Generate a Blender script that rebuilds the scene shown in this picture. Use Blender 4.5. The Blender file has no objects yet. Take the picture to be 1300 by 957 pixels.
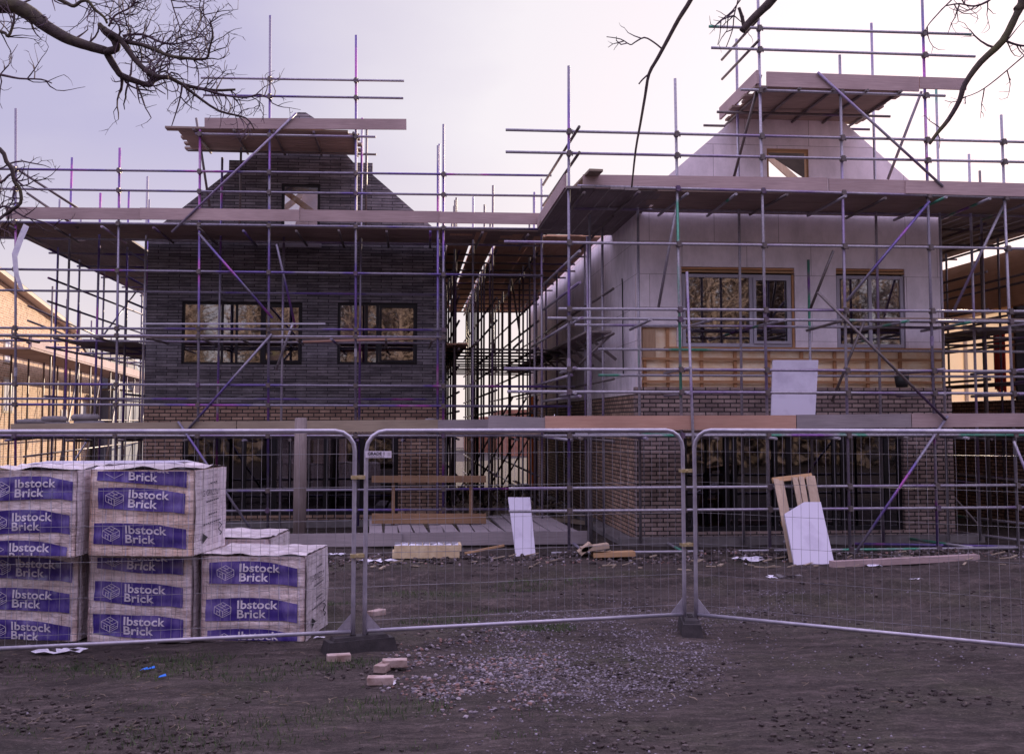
import bpy, bmesh, math, random
from mathutils import Vector, Matrix, noise
random.seed(7)
V = Vector
scn = bpy.context.scene
COL = scn.collection
# ------------------------------------------------------------------ camera maths
F = 1420.0
TH = math.atan(.0920); PH = math.atan(101.5 / F)
CAM = V((0, 0, 2.15))
RR = V((math.cos(TH), -math.sin(TH), 0))
FW = V((math.sin(TH) * math.cos(PH), math.cos(TH) * math.cos(PH), math.sin(PH)))
UP = RR.cross(FW)
def ray(px, py): return FW * F + RR * (px - 650) + UP * (433.5 - py)
def PY(px, py, Y):
    d = ray(px, py); return CAM + d * (Y / d.y)
def PZ(px, py, z):
    d = ray(px, py); return CAM + d * ((z - CAM.z) / d.z)
def PD(px, py, D): return CAM + ray(px, py) * (D / F)
def XP(px, Y): return PY(px, 533, Y).x
def ZP(px, py, Y): return PY(px, py, Y).z

# ------------------------------------------------------------------ mesh builder
class MB:
    def __init__(s): s.v = []; s.f = []; s.smooth = False
    def quadbox(s, c):            # 8 corners: bottom 4 ccw, top 4 ccw
        n = len(s.v); s.v += [V(p) for p in c]
        s.f += [(n, n+3, n+2, n+1), (n+4, n+5, n+6, n+7), (n, n+1, n+5, n+4), (n+1, n+2, n+6, n+5), (n+2, n+3, n+7, n+6), (n+3, n, n+4, n+7)]
        return s
    def box(s, x0, x1, y0, y1, z0, z1):
        return s.quadbox([(x0,y0,z0),(x1,y0,z0),(x1,y1,z0),(x0,y1,z0),(x0,y0,z1),(x1,y0,z1),(x1,y1,z1),(x0,y1,z1)])
    def beam(s, p0, p1, w, h, up=(0, 0, 1)):
        p0 = V(p0); p1 = V(p1); d = (p1 - p0).normalized(); u = V(up)
        side = d.cross(u)
        if side.length < 1e-4: side = V((1, 0, 0))
        side.normalize(); u = side.cross(d).normalized()
        a = side * w / 2; b = u * h / 2
        return s.quadbox([p0-a-b, p0+a-b, p1+a-b, p1-a-b, p0-a+b, p0+a+b, p1+a+b, p1-a+b])
    def path(s, pts, rad, n=8, cap=True):
        pts = [V(p) for p in pts]; rings = []
        ref = None
        for i, p in enumerate(pts):
            d = (pts[min(i+1, len(pts)-1)] - pts[max(i-1, 0)])
            if d.length < 1e-9: d = V((0, 0, 1))
            d.normalize()
            if ref is None: ref = d.orthogonal()
            u = (ref - d * ref.dot(d))
            if u.length < 1e-4: u = d.orthogonal()
            u.normalize(); ref = u; w = d.cross(u)
            r = rad[i] if isinstance(rad, (list, tuple)) else rad
            k = len(s.v)
            s.v += [p + (u * math.cos(2*math.pi*j/n) + w * math.sin(2*math.pi*j/n)) * r for j in range(n)]
            rings.append(k)
        for a, b in zip(rings, rings[1:]):
            for j in range(n): s.f.append((a+j, a+(j+1) % n, b+(j+1) % n, b+j))
        if cap:
            s.f.append(tuple(rings[0]+j for j in reversed(range(n)))); s.f.append(tuple(rings[-1]+j for j in range(n)))
        return s
    def tube(s, p0, p1, r=.0242, n=10): return s.path([p0, p1], r, n)
    def prism(s, poly, ext):      # poly of 3D points, extruded by ext vector
        n = len(poly); k = len(s.v); ext = V(ext)
        s.v += [V(p) for p in poly] + [V(p) + ext for p in poly]
        s.f.append(tuple(k+i for i in reversed(range(n)))); s.f.append(tuple(k+n+i for i in range(n)))
        for i in range(n): s.f.append((k+i, k+(i+1) % n, k+n+(i+1) % n, k+n+i))
        return s
    def mesh(s, name, mat, off=V((0, 0, 0)), recalc=False):
        me = bpy.data.meshes.new(name)
        me.from_pydata([tuple(p - off) for p in s.v], [], s.f)
        if mat: me.materials.append(mat)
        if recalc or len(s.f) < 4000:
            bm = bmesh.new(); bm.from_mesh(me); bmesh.ops.recalc_face_normals(bm, faces=bm.faces); bm.to_mesh(me); bm.free()
        if s.smooth:
            for p in me.polygons: p.use_smooth = len(p.vertices) == 4
        me.update(); return me

def props(o, label=None, cat=None, group=None, kind=None):
    if label: o['label'] = label
    if cat: o['category'] = cat
    if group: o['group'] = group
    if kind: o['kind'] = kind
    return o
class Thing:
    def __init__(s, name, label, cat, loc=(0, 0, 0), group=None):
        s.loc = V(loc); s.o = bpy.data.objects.new(name, None); s.o.location = s.loc
        s.o.empty_display_size = .2
        COL.objects.link(s.o); props(s.o, label, cat, group)
    def add(s, name, mb, mat, parent=None, label=None):
        o = bpy.data.objects.new(name, mb.mesh(name, mat, s.loc)); COL.objects.link(o)
        o.parent = parent or s.o
        if label: o['label'] = label
        return o
    def tube(s, name, p0, p1, mat=None, r=.0242, parent=None, smooth=True):
        m = MB(); m.smooth = True; m.tube(p0, p1, r)
        return s.add(name, m, mat or TUBE, parent)
def solo(name, mb, mat, label, cat, group=None, loc=None, kind=None):
    if loc is None:
        loc = V((sum(p.x for p in mb.v)/len(mb.v), sum(p.y for p in mb.v)/len(mb.v), min(p.z for p in mb.v)))
    o = bpy.data.objects.new(name, mb.mesh(name, mat, V(loc))); o.location = loc; COL.objects.link(o)
    return props(o, label, cat, group, kind)
def dup(root, loc, rz=None, label=None, group=None):
    r = root.copy(); COL.objects.link(r); r.location = loc
    if rz is not None: r.rotation_euler = (0, 0, rz)
    if label: r['label'] = label
    if group: r['group'] = group
    for ch in list(root.children):
        c = ch.copy(); COL.objects.link(c); c.parent = r
        for g in ch.children:
            d = g.copy(); COL.objects.link(d); d.parent = c
    return r

# ------------------------------------------------------------------ materials
class NT:
    def __init__(s, name, rough=.8, metal=0, spec=.3):
        s.m = bpy.data.materials.new(name); s.m.use_nodes = True; s.t = s.m.node_tree; s.b = s.t.nodes['Principled BSDF']
        s.b.inputs['Roughness'].default_value = rough; s.b.inputs['Metallic'].default_value = metal
        s.b.inputs['Specular IOR Level'].default_value = spec
    def n(s, typ, **kw):
        nd = s.t.nodes.new(typ)
        for k, v in kw.items(): setattr(nd, k, v)
        return nd
    def l(s, a, b): s.t.links.new(a, b); return s
    def pos(s, scale=(1, 1, 1), src='pos'):
        if src == 'pos': o = s.n('ShaderNodeNewGeometry').outputs['Position']
        else: o = s.n('ShaderNodeTexCoord').outputs['Object']
        mp = s.n('ShaderNodeVectorMath', operation='MULTIPLY'); s.l(o, mp.inputs[0]); mp.inputs[1].default_value = scale
        return mp.outputs[0]
    def noise(s, vec, scale=5, detail=6, rough=.6):
        nd = s.n('ShaderNodeTexNoise'); s.l(vec, nd.inputs['Vector'])
        nd.inputs['Scale'].default_value = scale; nd.inputs['Detail'].default_value = detail; nd.inputs['Roughness'].default_value = rough
        return nd.outputs['Fac']
    def ramp(s, fac, stops, interp='LINEAR'):
        r = s.n('ShaderNodeValToRGB'); r.color_ramp.interpolation = interp; s.l(fac, r.inputs['Fac'])
        e = r.color_ramp.elements
        while len(e) < len(stops): e.new(.5)
        for el, (p, c) in zip(e, stops):
            el.position = p; el.color = (c[0], c[1], c[2], 1) if not isinstance(c, (int, float)) else (c, c, c, 1)
        return r.outputs['Color']
    def mix(s, fac, a, b, mode='MIX'):
        m = s.n('ShaderNodeMix', data_type='RGBA', blend_type=mode)
        for i, v in ((0, fac), (6, a), (7, b)):
            if isinstance(v, (int, float)): m.inputs[i].default_value = v if i == 0 else (v, v, v, 1)
            elif isinstance(v, tuple): m.inputs[i].default_value = (v[0], v[1], v[2], 1)
            else: s.l(v, m.inputs[i])
        return m.outputs[2]
    def base(s, c):
        if isinstance(c, tuple): s.b.inputs['Base Color'].default_value = (c[0], c[1], c[2], 1)
        else: s.l(c, s.b.inputs['Base Color'])
        return s
    def bump(s, h, strength=.4, dist=.01):
        b = s.n('ShaderNodeBump'); b.inputs['Strength'].default_value = strength; b.inputs['Distance'].default_value = dist
        s.l(h, b.inputs['Height']); s.l(b.outputs[0], s.b.inputs['Normal']); return s

def simple(name, c, c2=None, rough=.8, metal=0, scale=4, stretch=(1, 1, 1), bump=0, bscale=30, spec=.3, lo=.35, hi=.65):
    t = NT(name, rough, metal, spec)
    if c2 is None: t.base(c)
    else: t.base(t.ramp(t.noise(t.pos(stretch), scale), [(lo, c), (hi, c2)]))
    if bump: t.bump(t.noise(t.pos(), bscale), bump)
    return t.m

def wood(name, c, c2, along='x', rough=.8):
    t = NT(name, rough)
    st = {'x': (1.2, 14, 30), 'y': (14, 1.2, 30), 'z': (14, 14, 1.2)}[along]
    g = t.noise(t.pos(st), 2.2, 8, .65); big = t.noise(t.pos((.7, .7, 1)), 1.3, 3)
    col = t.ramp(g, [(.3, c), (.7, c2)])
    oi = t.n('ShaderNodeObjectInfo')
    col = t.mix(t.ramp(big, [(.35, 0.0), (.7, .45)]), col, tuple(x * .55 for x in c))
    col = t.mix(.5, col, t.ramp(oi.outputs['Random'], [(0, .62), (1, 1.0)]), 'MULTIPLY')
    t.base(col).bump(g, .35, .004); return t.m

def brick(name, c1, c2, mortar, bw=.225, rh=.075, ms=.009, streak=None, seed=0, bstr=.6):
    t = NT(name, .85)
    p = t.n('ShaderNodeNewGeometry').outputs['Position']
    sp = t.n('ShaderNodeSeparateXYZ'); t.l(p, sp.inputs[0])
    ad = t.n('ShaderNodeMath', operation='ADD'); t.l(sp.outputs[0], ad.inputs[0]); t.l(sp.outputs[1], ad.inputs[1])
    cb = t.n('ShaderNodeCombineXYZ'); t.l(ad.outputs[0], cb.inputs[0]); t.l(sp.outputs[2], cb.inputs[1])
    br = t.n('ShaderNodeTexBrick'); t.l(cb.outputs[0], br.inputs['Vector'])
    br.inputs['Scale'].default_value = 1; br.inputs['Brick Width'].default_value = bw; br.inputs['Row Height'].default_value = rh
    br.inputs['Mortar Size'].default_value = ms; br.inputs['Mortar Smooth'].default_value = .1; br.inputs['Bias'].default_value = 0
    for k, c in (('Color1', c1), ('Color2', c2), ('Mortar', mortar)): br.inputs[k].default_value = (*c, 1)
    n1 = t.noise(t.pos(), 3 + seed, 5)
    col = t.mix(.75, br.outputs['Color'], t.ramp(n1, [(.3, .55), (.7, 1.15)]), 'MULTIPLY')
    fine = t.noise(t.pos((1, 1, 1)), 45, 4)
    col = t.mix(.5, col, t.ramp(fine, [(.3, .6), (.7, 1.2)]), 'MULTIPLY')
    if streak:
        s1 = t.noise(t.pos((1.1, 1.1, 9)), 1.6, 8, .7)
        col = t.mix(t.ramp(s1, [(.54, 0.0), (.72, .6)]), col, streak)
    t.base(col)
    h = t.mix(.25, t.ramp(br.outputs['Fac'], [(0, 1.0), (1, 0.0)]), fine)
    t.bump(h, bstr, .012); return t.m

def tubemat(name, paint):
    t = NT(name, .42, .35, .5)
    oi = t.n('ShaderNodeObjectInfo')
    off = t.n('ShaderNodeVectorMath', operation='MULTIPLY_ADD')
    cb = t.n('ShaderNodeCombineXYZ')
    for i in range(3): t.l(oi.outputs['Random'], cb.inputs[i])
    t.l(cb.outputs[0], off.inputs[0]); off.inputs[1].default_value = (37, 17, 23); t.l(t.pos(), off.inputs[2])
    a = t.noise(off.outputs[0], .55, 3, .5); b = t.noise(t.pos(), 28, 5)
    col = t.ramp(a, paint)
    col = t.mix(.6, col, t.ramp(b, [(.35, .6), (.65, 1.15)]), 'MULTIPLY')
    t.base(col).bump(b, .15, .002); return t.m
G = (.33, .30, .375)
TUBE_V = tubemat('galvanised_tube_violet_paint', [(0, G), (.50, (.20, .175, .25)), (.54, (.12, .085, .27)), (.60, (.15, .09, .30)), (.64, (.34, .07, .34)), (.69, G)])
TUBE_G = tubemat('galvanised_tube_green_paint', [(0, G), (.57, (.30, .275, .33)), (.60, (.06, .24, .17)), (.645, (.08, .26, .19)), (.67, (.25, .23, .28)), (.70, (.2, .08, .3))])
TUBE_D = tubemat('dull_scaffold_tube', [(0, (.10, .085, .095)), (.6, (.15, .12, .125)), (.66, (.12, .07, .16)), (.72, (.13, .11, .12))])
TUBE_R = tubemat('galvanised_tube_weathered', [(0, G), (.5, (.34, .31, .375)), (.6, (.22, .16, .30)), (.7, G)])
TUBE = TUBE_V
FENCE = simple('galvanised_fence_steel', (.30, .275, .36), (.42, .39, .47), .38, .45, 9, bump=.1, spec=.5)
WIRE = simple('fence_wire', (.20, .185, .22), (.30, .28, .33), .45, .4, 6)
CLAMP = simple('brassy_clamp', (.45, .36, .17), (.6, .5, .35), .4, .6, 30)
BLOCKM = simple('recycled_rubber_block', (.022, .018, .022), (.042, .034, .04), .75, 0, 12, bump=.4, bscale=60)
TOE1 = wood('weathered_toe_board', (.38, .27, .28), (.54, .40, .41))
TOE2 = wood('fresh_orange_toe_board', (.44, .24, .19), (.56, .34, .27))
TOE3 = wood('grey_toe_board', (.25, .21, .235), (.36, .31, .34))
TOE4 = wood('olive_brown_board', (.27, .21, .165), (.40, .32, .25))
DECKX = wood('scaffold_boards_along_street', (.27, .20, .18), (.42, .31, .27), 'x')
DECKY = wood('sun_bounce_boards_going_back', (.58, .34, .22), (.78, .50, .35), 'y')  # orange sun bounce on the undersides is put into this board colour
DECKG = wood('grey_boards_going_back', (.22, .18, .185), (.34, .285, .29), 'y')
NEWX = wood('new_timber_horizontal', (.42, .24, .13), (.58, .37, .21), 'x')
NEWZ = wood('new_timber_upright', (.42, .26, .16), (.58, .40, .27), 'z')
OLDW = wood('old_orange_timber', (.20, .115, .07), (.33, .20, .12), 'x')
POSTM = wood('old_timber_post', (.15, .115, .115), (.25, .20, .20), 'z')
PALE = wood('pale_timber', (.40, .29, .22), (.52, .40, .31), 'z')
TAN = brick('tan_multi_brick', (.52, .35, .27), (.30, .19, .15), (.055, .043, .046), ms=.011)
TANB = brick('greyed_tan_brick', (.48, .36, .34), (.26, .19, .19), (.05, .04, .045), ms=.011)
DARKB = brick('dark_long_brick', (.12, .108, .128), (.27, .245, .28), (.035, .03, .038), .44, .062, .007, (.40, .36, .42), 1, 1.0)
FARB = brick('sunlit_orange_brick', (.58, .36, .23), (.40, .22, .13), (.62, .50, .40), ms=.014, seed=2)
REDB = brick('red_brick', (.36, .14, .09), (.28, .10, .07), (.3, .2, .16))
INS = NT('lilac_insulation_board', .75)
_v = INS.pos(); _br = INS.n('ShaderNodeTexBrick')
_sp = INS.n('ShaderNodeSeparateXYZ'); INS.l(_v, _sp.inputs[0]); _a = INS.n('ShaderNodeMath', operation='ADD'); INS.l(_sp.outputs[0], _a.inputs[0]); INS.l(_sp.outputs[1], _a.inputs[1])
_c = INS.n('ShaderNodeCombineXYZ'); INS.l(_a.outputs[0], _c.inputs[0]); INS.l(_sp.outputs[2], _c.inputs[1]); INS.l(_c.outputs[0], _br.inputs['Vector'])
for k, v in (('Scale', 1), ('Brick Width', 1.2), ('Row Height', .6), ('Mortar Size', .004), ('Mortar Smooth', .2)): _br.inputs[k].default_value = v
_br.inputs['Color1'].default_value = (.86, .775, .87, 1); _br.inputs['Color2'].default_value = (.80, .715, .81, 1); _br.inputs['Mortar'].default_value = (.28, .22, .27, 1)
INS.base(INS.mix(.6, _br.outputs['Color'], INS.ramp(INS.noise(INS.pos((1, 1, .6)), 2.1, 8, .7), [(.34, .62), (.62, 1.12)]), 'MULTIPLY')); INS = INS.m
SHEET = simple('white_faced_board', (.42, .38, .50), (.54, .50, .63), .6, 0, 2.2, lo=.3, hi=.5)
FOIL = NT('crinkled_membrane', .30, .0, .6)
_f = FOIL.noise(FOIL.pos(), 9, 7, .7)
FOIL.base(FOIL.ramp(FOIL.noise(FOIL.pos(), 4, 5), [(.3, (.92, .66, .40)), (.62, (1.0, .86, .66))])).bump(_f, .7, .025); FOIL = FOIL.m
BATTEN = wood('brown_batten', (.46, .23, .11), (.66, .38, .21), 'x')
FRAME_D = simple('black_window_frame', (.018, .016, .022), None, .4)
FRAME_L = simple('pale_grey_window_frame', (.36, .34, .42), (.42, .40, .48), .45, 0, 3)
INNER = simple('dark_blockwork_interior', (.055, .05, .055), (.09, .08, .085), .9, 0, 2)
CONC = simple('concrete_slab', (.13, .115, .125), (.20, .18, .19), .9, 0, 3, bump=.3, bscale=20)
CREAM = bpy.data.materials.new('cream_translucent_membrane'); CREAM.use_nodes = True
_t = CREAM.node_tree; _d = _t.nodes['Principled BSDF']; _d.inputs['Base Color'].default_value = (.85, .68, .52, 1); _d.inputs['Roughness'].default_value = .6
_tr = _t.nodes.new('ShaderNodeBsdfTranslucent'); _tr.inputs[0].default_value = (.85, .66, .48, 1); _mx = _t.nodes.new('ShaderNodeMixShader'); _mx.inputs[0].default_value = .55
_t.links.new(_d.outputs[0], _mx.inputs[1]); _t.links.new(_tr.outputs[0], _mx.inputs[2]); _t.links.new(_mx.outputs[0], _t.nodes['Material Output'].inputs['Surface'])
SLATE = simple('slate_roof', (.06, .055, .065), (.10, .09, .10), .7, 0, 6)
BLUEM = simple('blue_grey_cladding', (.10, .11, .16), (.14, .15, .2), .6, 0, 2)
STONE = simple('pale_stone_trim', (.5, .42, .34), None, .8)
REDC = simple('red_plastic_sheet', (.45, .03, .03), None, .5)
BLACKP = simple('black_plastic', (.02, .02, .022), None, .5)
FOAM = simple('yellow_foam', (.48, .35, .22), (.62, .50, .34), .85, 0, 8, bump=.6, bscale=25)
FOILS = simple('foil_scrap', (.55, .53, .62), (.25, .24, .3), .3, .5, 12, bump=.8, bscale=22)
LITTER = simple('pale_plastic_litter', (.50, .47, .60), (.65, .62, .70), .5, 0, 9, bump=.5, bscale=25)
BAG = simple('cement_bag', (.19, .17, .19), (.28, .25, .27), .8, 0, 5, bump=.6, bscale=12)
LOOSEB = simple('pinkish_brick', (.22, .145, .13), (.40, .31, .30), .85, 0, 9, bump=.5, bscale=50)
BARK = NT('bark', .9)
_f = BARK.noise(BARK.pos((1, 1, 1)), 22, 8, .7)
BARK.base(BARK.mix(BARK.ramp(BARK.noise(BARK.pos(), 2.6, 4), [(.5, 0.0), (.68, .8)]), BARK.ramp(_f, [(.3, (.035, .025, .03)), (.7, (.085, .062, .062))]), (.10, .095, .04))).bump(_f, .8, .01); BARK = BARK.m
TWIG = simple('twig_bark', (.055, .036, .06), (.09, .055, .07), .8, 0, 6)
GRASSM = simple('grass', (.035, .06, .025), (.075, .10, .04), .8, 0, 3)
NAVY = simple('navy_printed_film', (.052, .030, .22), (.22, .17, .44), .2, 0, 3.5, stretch=(2.5, 2.5, .6), bump=.5, bscale=9, spec=.8, lo=.45, hi=.8)
WHITEP = simple('white_print', (.62, .56, .68), None, .5)
PRINT = simple('dark_print', (.03, .025, .04), None, .6)

# glass: reflects what is round it, lets a dark interior show
def glass(name, tint, refl, wav=.02):
    m = bpy.data.materials.new(name); m.use_nodes = True; t = m.node_tree; t.nodes.clear()
    out = t.nodes.new('ShaderNodeOutputMaterial'); mx = t.nodes.new('ShaderNodeMixShader')
    tr = t.nodes.new('ShaderNodeBsdfTransparent'); tr.inputs[0].default_value = (*tint, 1)
    gl = t.nodes.new('ShaderNodeBsdfGlossy'); gl.inputs['Roughness'].default_value = .02; gl.inputs['Color'].default_value = (.9, .88, .92, 1)
    ge = t.nodes.new('ShaderNodeNewGeometry'); nz = t.nodes.new('ShaderNodeTexNoise'); nz.inputs['Scale'].default_value = 1.3
    t.links.new(ge.outputs['Position'], nz.inputs['Vector'])
    bp = t.nodes.new('ShaderNodeBump'); bp.inputs['Strength'].default_value = wav; bp.inputs['Distance'].default_value = .05
    t.links.new(nz.outputs['Fac'], bp.inputs['Height']); t.links.new(bp.outputs[0], gl.inputs['Normal'])
    mx.inputs[0].default_value = refl
    t.links.new(tr.outputs[0], mx.inputs[1]); t.links.new(gl.outputs[0], mx.inputs[2]); t.links.new(mx.outputs[0], out.inputs['Surface'])
    return m
GLASS = glass('window_glass', (.4, .38, .42),   .32)
GLASS2 = glass('door_glass', (.35, .33, .38), .11)

# brick pack: film over stacked bricks
def packmat(name, c1, c2, pale):
    t = NT(name, .45, 0, .5)
    tc = t.n('ShaderNodeTexCoord').outputs['Object']
    sp = t.n('ShaderNodeSeparateXYZ'); t.l(tc, sp.inputs[0])
    cb = t.n('ShaderNodeCombineXYZ')
    ad = t.n('ShaderNodeMath', operation='ADD'); t.l(sp.outputs[0], ad.inputs[0]); t.l(sp.outputs[1], ad.inputs[1])
    t.l(ad.outputs[0], cb.inputs[0]); t.l(sp.outputs[2], cb.inputs[1])
    br = t.n('ShaderNodeTexBrick'); t.l(cb.outputs[0], br.inputs['Vector']); br.offset = 0
    for k, v in (('Scale', 1), ('Brick Width', .103), ('Row Height', .0665), ('Mortar Size', .0035), ('Mortar Smooth', .3)): br.inputs[k].default_value = v
    br.inputs['Color1'].default_value = (*c1, 1); br.inputs['Color2'].default_value = (*c2, 1); br.inputs['Mortar'].default_value = (.10, .07, .075, 1)
    n1 = t.noise(t.pos((6, 6, 1.0), 'obj'), 1.5, 6, .65); n2 = t.noise(t.pos((1, 1, 3), 'obj'), 3, 5)
    col = t.mix(.5, br.outputs['Color'], t.ramp(n2, [(.3, .55), (.7, 1.25)]), 'MULTIPLY')
    n3 = t.noise(t.pos((2.2, 2.2, 16), 'obj'), 2.2, 6, .7)
    col = t.mix(t.ramp(n3, [(.56, 0.0), (.66, .65)]), col, (.16, .11, .12))
    col = t.mix(t.ramp(n1, [(.36, .05), (.60, .85)]), col, pale)  # milky film patches, their highlights painted into the colour
    wv = t.n('ShaderNodeMath', operation='FRACT'); sc = t.n('ShaderNodeMath', operation='MULTIPLY'); t.l(ad.outputs[0], sc.inputs[0]); sc.inputs[1].default_value = 4.9; t.l(sc.outputs[0], wv.inputs[0])
    col = t.mix(t.ramp(wv.outputs[0], [(.0, .85), (.05, 0.0), (.94, 0.0), (1, .7)]), col, (.60, .55, .70))  # strap highlights painted as pale upright lines
    t.base(col); t.b.inputs['Coat Weight'].default_value = .8; t.b.inputs['Coat Roughness'].default_value = .16
    t.bump(t.mix(.5, n1, t.noise(t.pos((1, 1, 2.5), 'obj'), 8, 6)), 1.0, .05); return t.m
PACK = packmat('film_wrapped_bricks', (.68, .52, .50), (.54, .40, .39), (.70, .60, .65))
PACK2 = packmat('film_wrapped_tan_bricks', (.76, .52, .42), (.62, .42, .35), (.74, .60, .58))
FILM = packmat('pale_film_over_bricks', (.60, .51, .54), (.50, .42, .46), (.68, .60, .66))

# ground
gm = NT('site_mud', .92, 0, .25)
P0 = gm.pos()
n_big = gm.noise(P0, .55, 5); n_mid = gm.noise(gm.pos((.5, 2.2, 1)), 2.6, 10, .75); n_f = gm.noise(P0, 26, 6, .7)
c = gm.ramp(n_mid, [(.3, (.018, .013, .013)), (.50, (.048, .035, .034)), (.7, (.105, .079, .077))])
c = gm.mix(gm.ramp(n_big, [(.50, 0.0), (.66, .45)]), c, (.045, .045, .024))
vo = gm.n('ShaderNodeTexVoronoi'); gm.l(P0, vo.inputs['Vector']); vo.inputs['Scale'].default_value = 17
n_p = gm.noise(P0, 1.1, 4)
spk = gm.mix(1, gm.ramp(vo.outputs['Distance'], [(.12, 1.0), (.22, 0.0)]), gm.ramp(n_p, [(.42, 0.0), (.62, 1.0)]), 'MULTIPLY')
c = gm.mix(gm.mix(1, spk, .55, 'MULTIPLY'), c, (.18, .145, .15))
vo2 = gm.n('ShaderNodeTexVoronoi'); gm.l(P0, vo2.inputs['Vector']); vo2.inputs['Scale'].default_value = 46
c = gm.mix(gm.ramp(vo2.outputs['Distance'], [(.08, .5), (.2, 0.0)]), c, (.17, .15, .16))
n_h = gm.noise(gm.pos((1, 1.6, 1)), 9, 9, .8)
c = gm.mix(.85, c, gm.ramp(n_h, [(.36, .45), (.52, 1.0), (.66, 1.75)]), 'MULTIPLY')
c = gm.mix(.6, c, gm.ramp(gm.noise(P0, 60, 5, .8), [(.36, .45), (.64, 1.7)]), 'MULTIPLY')
gm.base(c); gm.bump(gm.mix(.5, n_h, n_f), 1.0, .06)
GROUND = gm.m

# ------------------------------------------------------------------ ground sheet
def gh(x, y):
    if y < 3 or y > 24 or abs(x) > 14: return 0.0
    k = min(1, (y - 3) / 2, (24 - y) / 2, (14 - abs(x)) / 2)
    h = noise.noise(V((x * .5, y * .9, 3))) * .045 + noise.noise(V((x * 1.9, y * 2.8, 7))) * .02 + noise.noise(V((x * 5, y * 6, 1))) * .016
    for yr in (12.9, 14.6, 15.7):
        d = (y - yr - .25 * math.sin(x * .35 + yr)); h -= .07 * math.exp(-(d / .15) ** 2) - .045 * math.exp(-((d - .3) / .12) ** 2)
    h += .09 * math.exp(-((y - 17.55) / .35) ** 2) * (.5 + noise.noise(V((x * .9, 2, 5))))
    return h * k
def axis(a, b, st, far):
    L = [a + st * i for i in range(int((b - a) / st) + 1)]
    s = st; x = L[-1]
    while x < far: s *= 1.5; x += s; L.append(x)
    s = st; x = L[0]
    while x > -far: s *= 1.5; x -= s; L.insert(0, x)
    return L
xs = axis(-9, 11, .06, 600); ys = axis(6.5, 18.5, .06, 700)
g = MB(); g.smooth = True
for y in ys:
    for x in xs: g.v.append(V((x, y, gh(x, y))))
nx = len(xs)
for j in range(len(ys) - 1):
    for i in range(nx - 1): g.f.append((j*nx+i, j*nx+i+1, (j+1)*nx+i+1, (j+1)*nx+i))
go = bpy.data.objects.new('ground', g.mesh('ground', GROUND)); COL.objects.link(go); go['kind'] = 'structure'

# scattered stones
def stones(name, n, place, size, mat, label, cat):
    m = MB()
    bi = bmesh.new(); bmesh.ops.create_icosphere(bi, subdivisions=1, radius=1); base = [v.co*1.0 for v in bi.verts]; fs = [tuple(v.index for v in f.verts) for f in bi.faces]; bi.free()
    for _ in range(n):
        q = place()
        if q is None: continue
        s = size() ; k = len(m.v); z = gh(q.x, q.y)
        a = random.random() * 6.3; ca, sa = math.cos(a), math.sin(a)
        for b in base:
            p = V((b.x * random.uniform(.6, 1.25), b.y * random.uniform(.45, 1.0), b.z * random.uniform(.35, .8))) * s
            m.v.append(V((q.x + p.x*ca - p.y*sa, q.y + p.x*sa + p.y*ca, z + s*.25 + p.z)))
        m.f += [tuple(k+i for i in f) for f in fs]
    o = bpy.data.objects.new(name, m.mesh(name, mat)); COL.objects.link(o); props(o, label, cat, None, 'stuff')
def stonemat(name, cols):
    t = NT(name, .85); ra = t.n('ShaderNodeNewGeometry').outputs['Random Per Island']
    t.base(t.mix(.4, t.ramp(ra, [(i / len(cols), c) for i, c in enumerate(cols)], 'CONSTANT'), t.ramp(t.noise(t.pos(), 40, 4), [(.3, .5), (.7, 1.2)]), 'MULTIPLY')); return t.m
SM1 = stonemat('mixed_rubble', [(.20, .115, .105), (.17, .145, .17), (.23, .165, .165), (.09, .075, .095), (.17, .14, .17), (.13, .075, .07), (.28, .24, .28)])
SM2 = stonemat('grey_gravel', [(.13, .105, .125), (.17, .145, .18), (.075, .058, .07), (.24, .21, .26), (.10, .078, .088)])
SM3 = stonemat('dark_clods', [(.035, .024, .025), (.055, .04, .04), (.028, .02, .021), (.09, .07, .07)])
def pl(cx, cy, rx, ry, pw=1.0):
    def f():
        px = random.gauss(cx, rx); py = random.gauss(cy, ry)
        if py < 712 or py > 1080: return None
        return PZ(px, py, 0)
    return f
def patchy(px0, px1, py0, py1, sc, th, fall=None):
    def f():
        px = random.uniform(px0, px1); py = random.uniform(py0, py1); q = PZ(px, py, 0)
        w_ = noise.noise(V((q.x*sc, q.y*sc, 4)))*.5+.5
        e = 2.2*(1-math.hypot((px-(px0+px1)/2)/(px1-px0)*2, (py-(py0+py1)/2)/(py1-py0)*2)) if px0 > 0 else 1.0
        return q if random.random() < max(0, (w_-th)*3)*min(1, e) else None
    return f
stones('brick_rubble', 6000, patchy(465, 735, 785, 920, 1.9, .32), lambda: random.choice((.005, .007, .009, .012, .015, .018, .026)), SM1, 'pink and grey broken brick rubble lying between the loose bricks and the gravel', 'rubble')
stones('gravel', 26000, patchy(540, 950, 750, 915, 1.3, .26), lambda: random.choice((.004, .006, .008, .011, .015)), SM2, 'grey gravel spread in front of the middle fence panel', 'gravel')
stones('gravel', 4000, patchy(840, 1050, 725, 820, 1.6, .35), lambda: random.uniform(.005, .013), SM2, 'grey gravel scattered round the block at the right fence joint', 'gravel')
stones('gravel', 9000, patchy(-60, 1360, 715, 1000, .55, .48), lambda: random.choice((.005, .007, .01, .014)), SM2, 'small stones scattered thinly over the mud', 'gravel')
stones('clods', 14000, patchy(-60, 1360, 715, 1000, .9, .46), lambda: random.choice((.006, .01, .014, .02, .028)), SM3, 'dark clods of earth across the churned mud', 'earth')
stones('clods', 1300, lambda: V((random.uniform(-5, 11), random.gauss(17.5, .28), 0)), lambda: random.uniform(.02, .06), SM3, 'dark clods of earth heaped along the foot of the scaffolding', 'earth')
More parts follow.
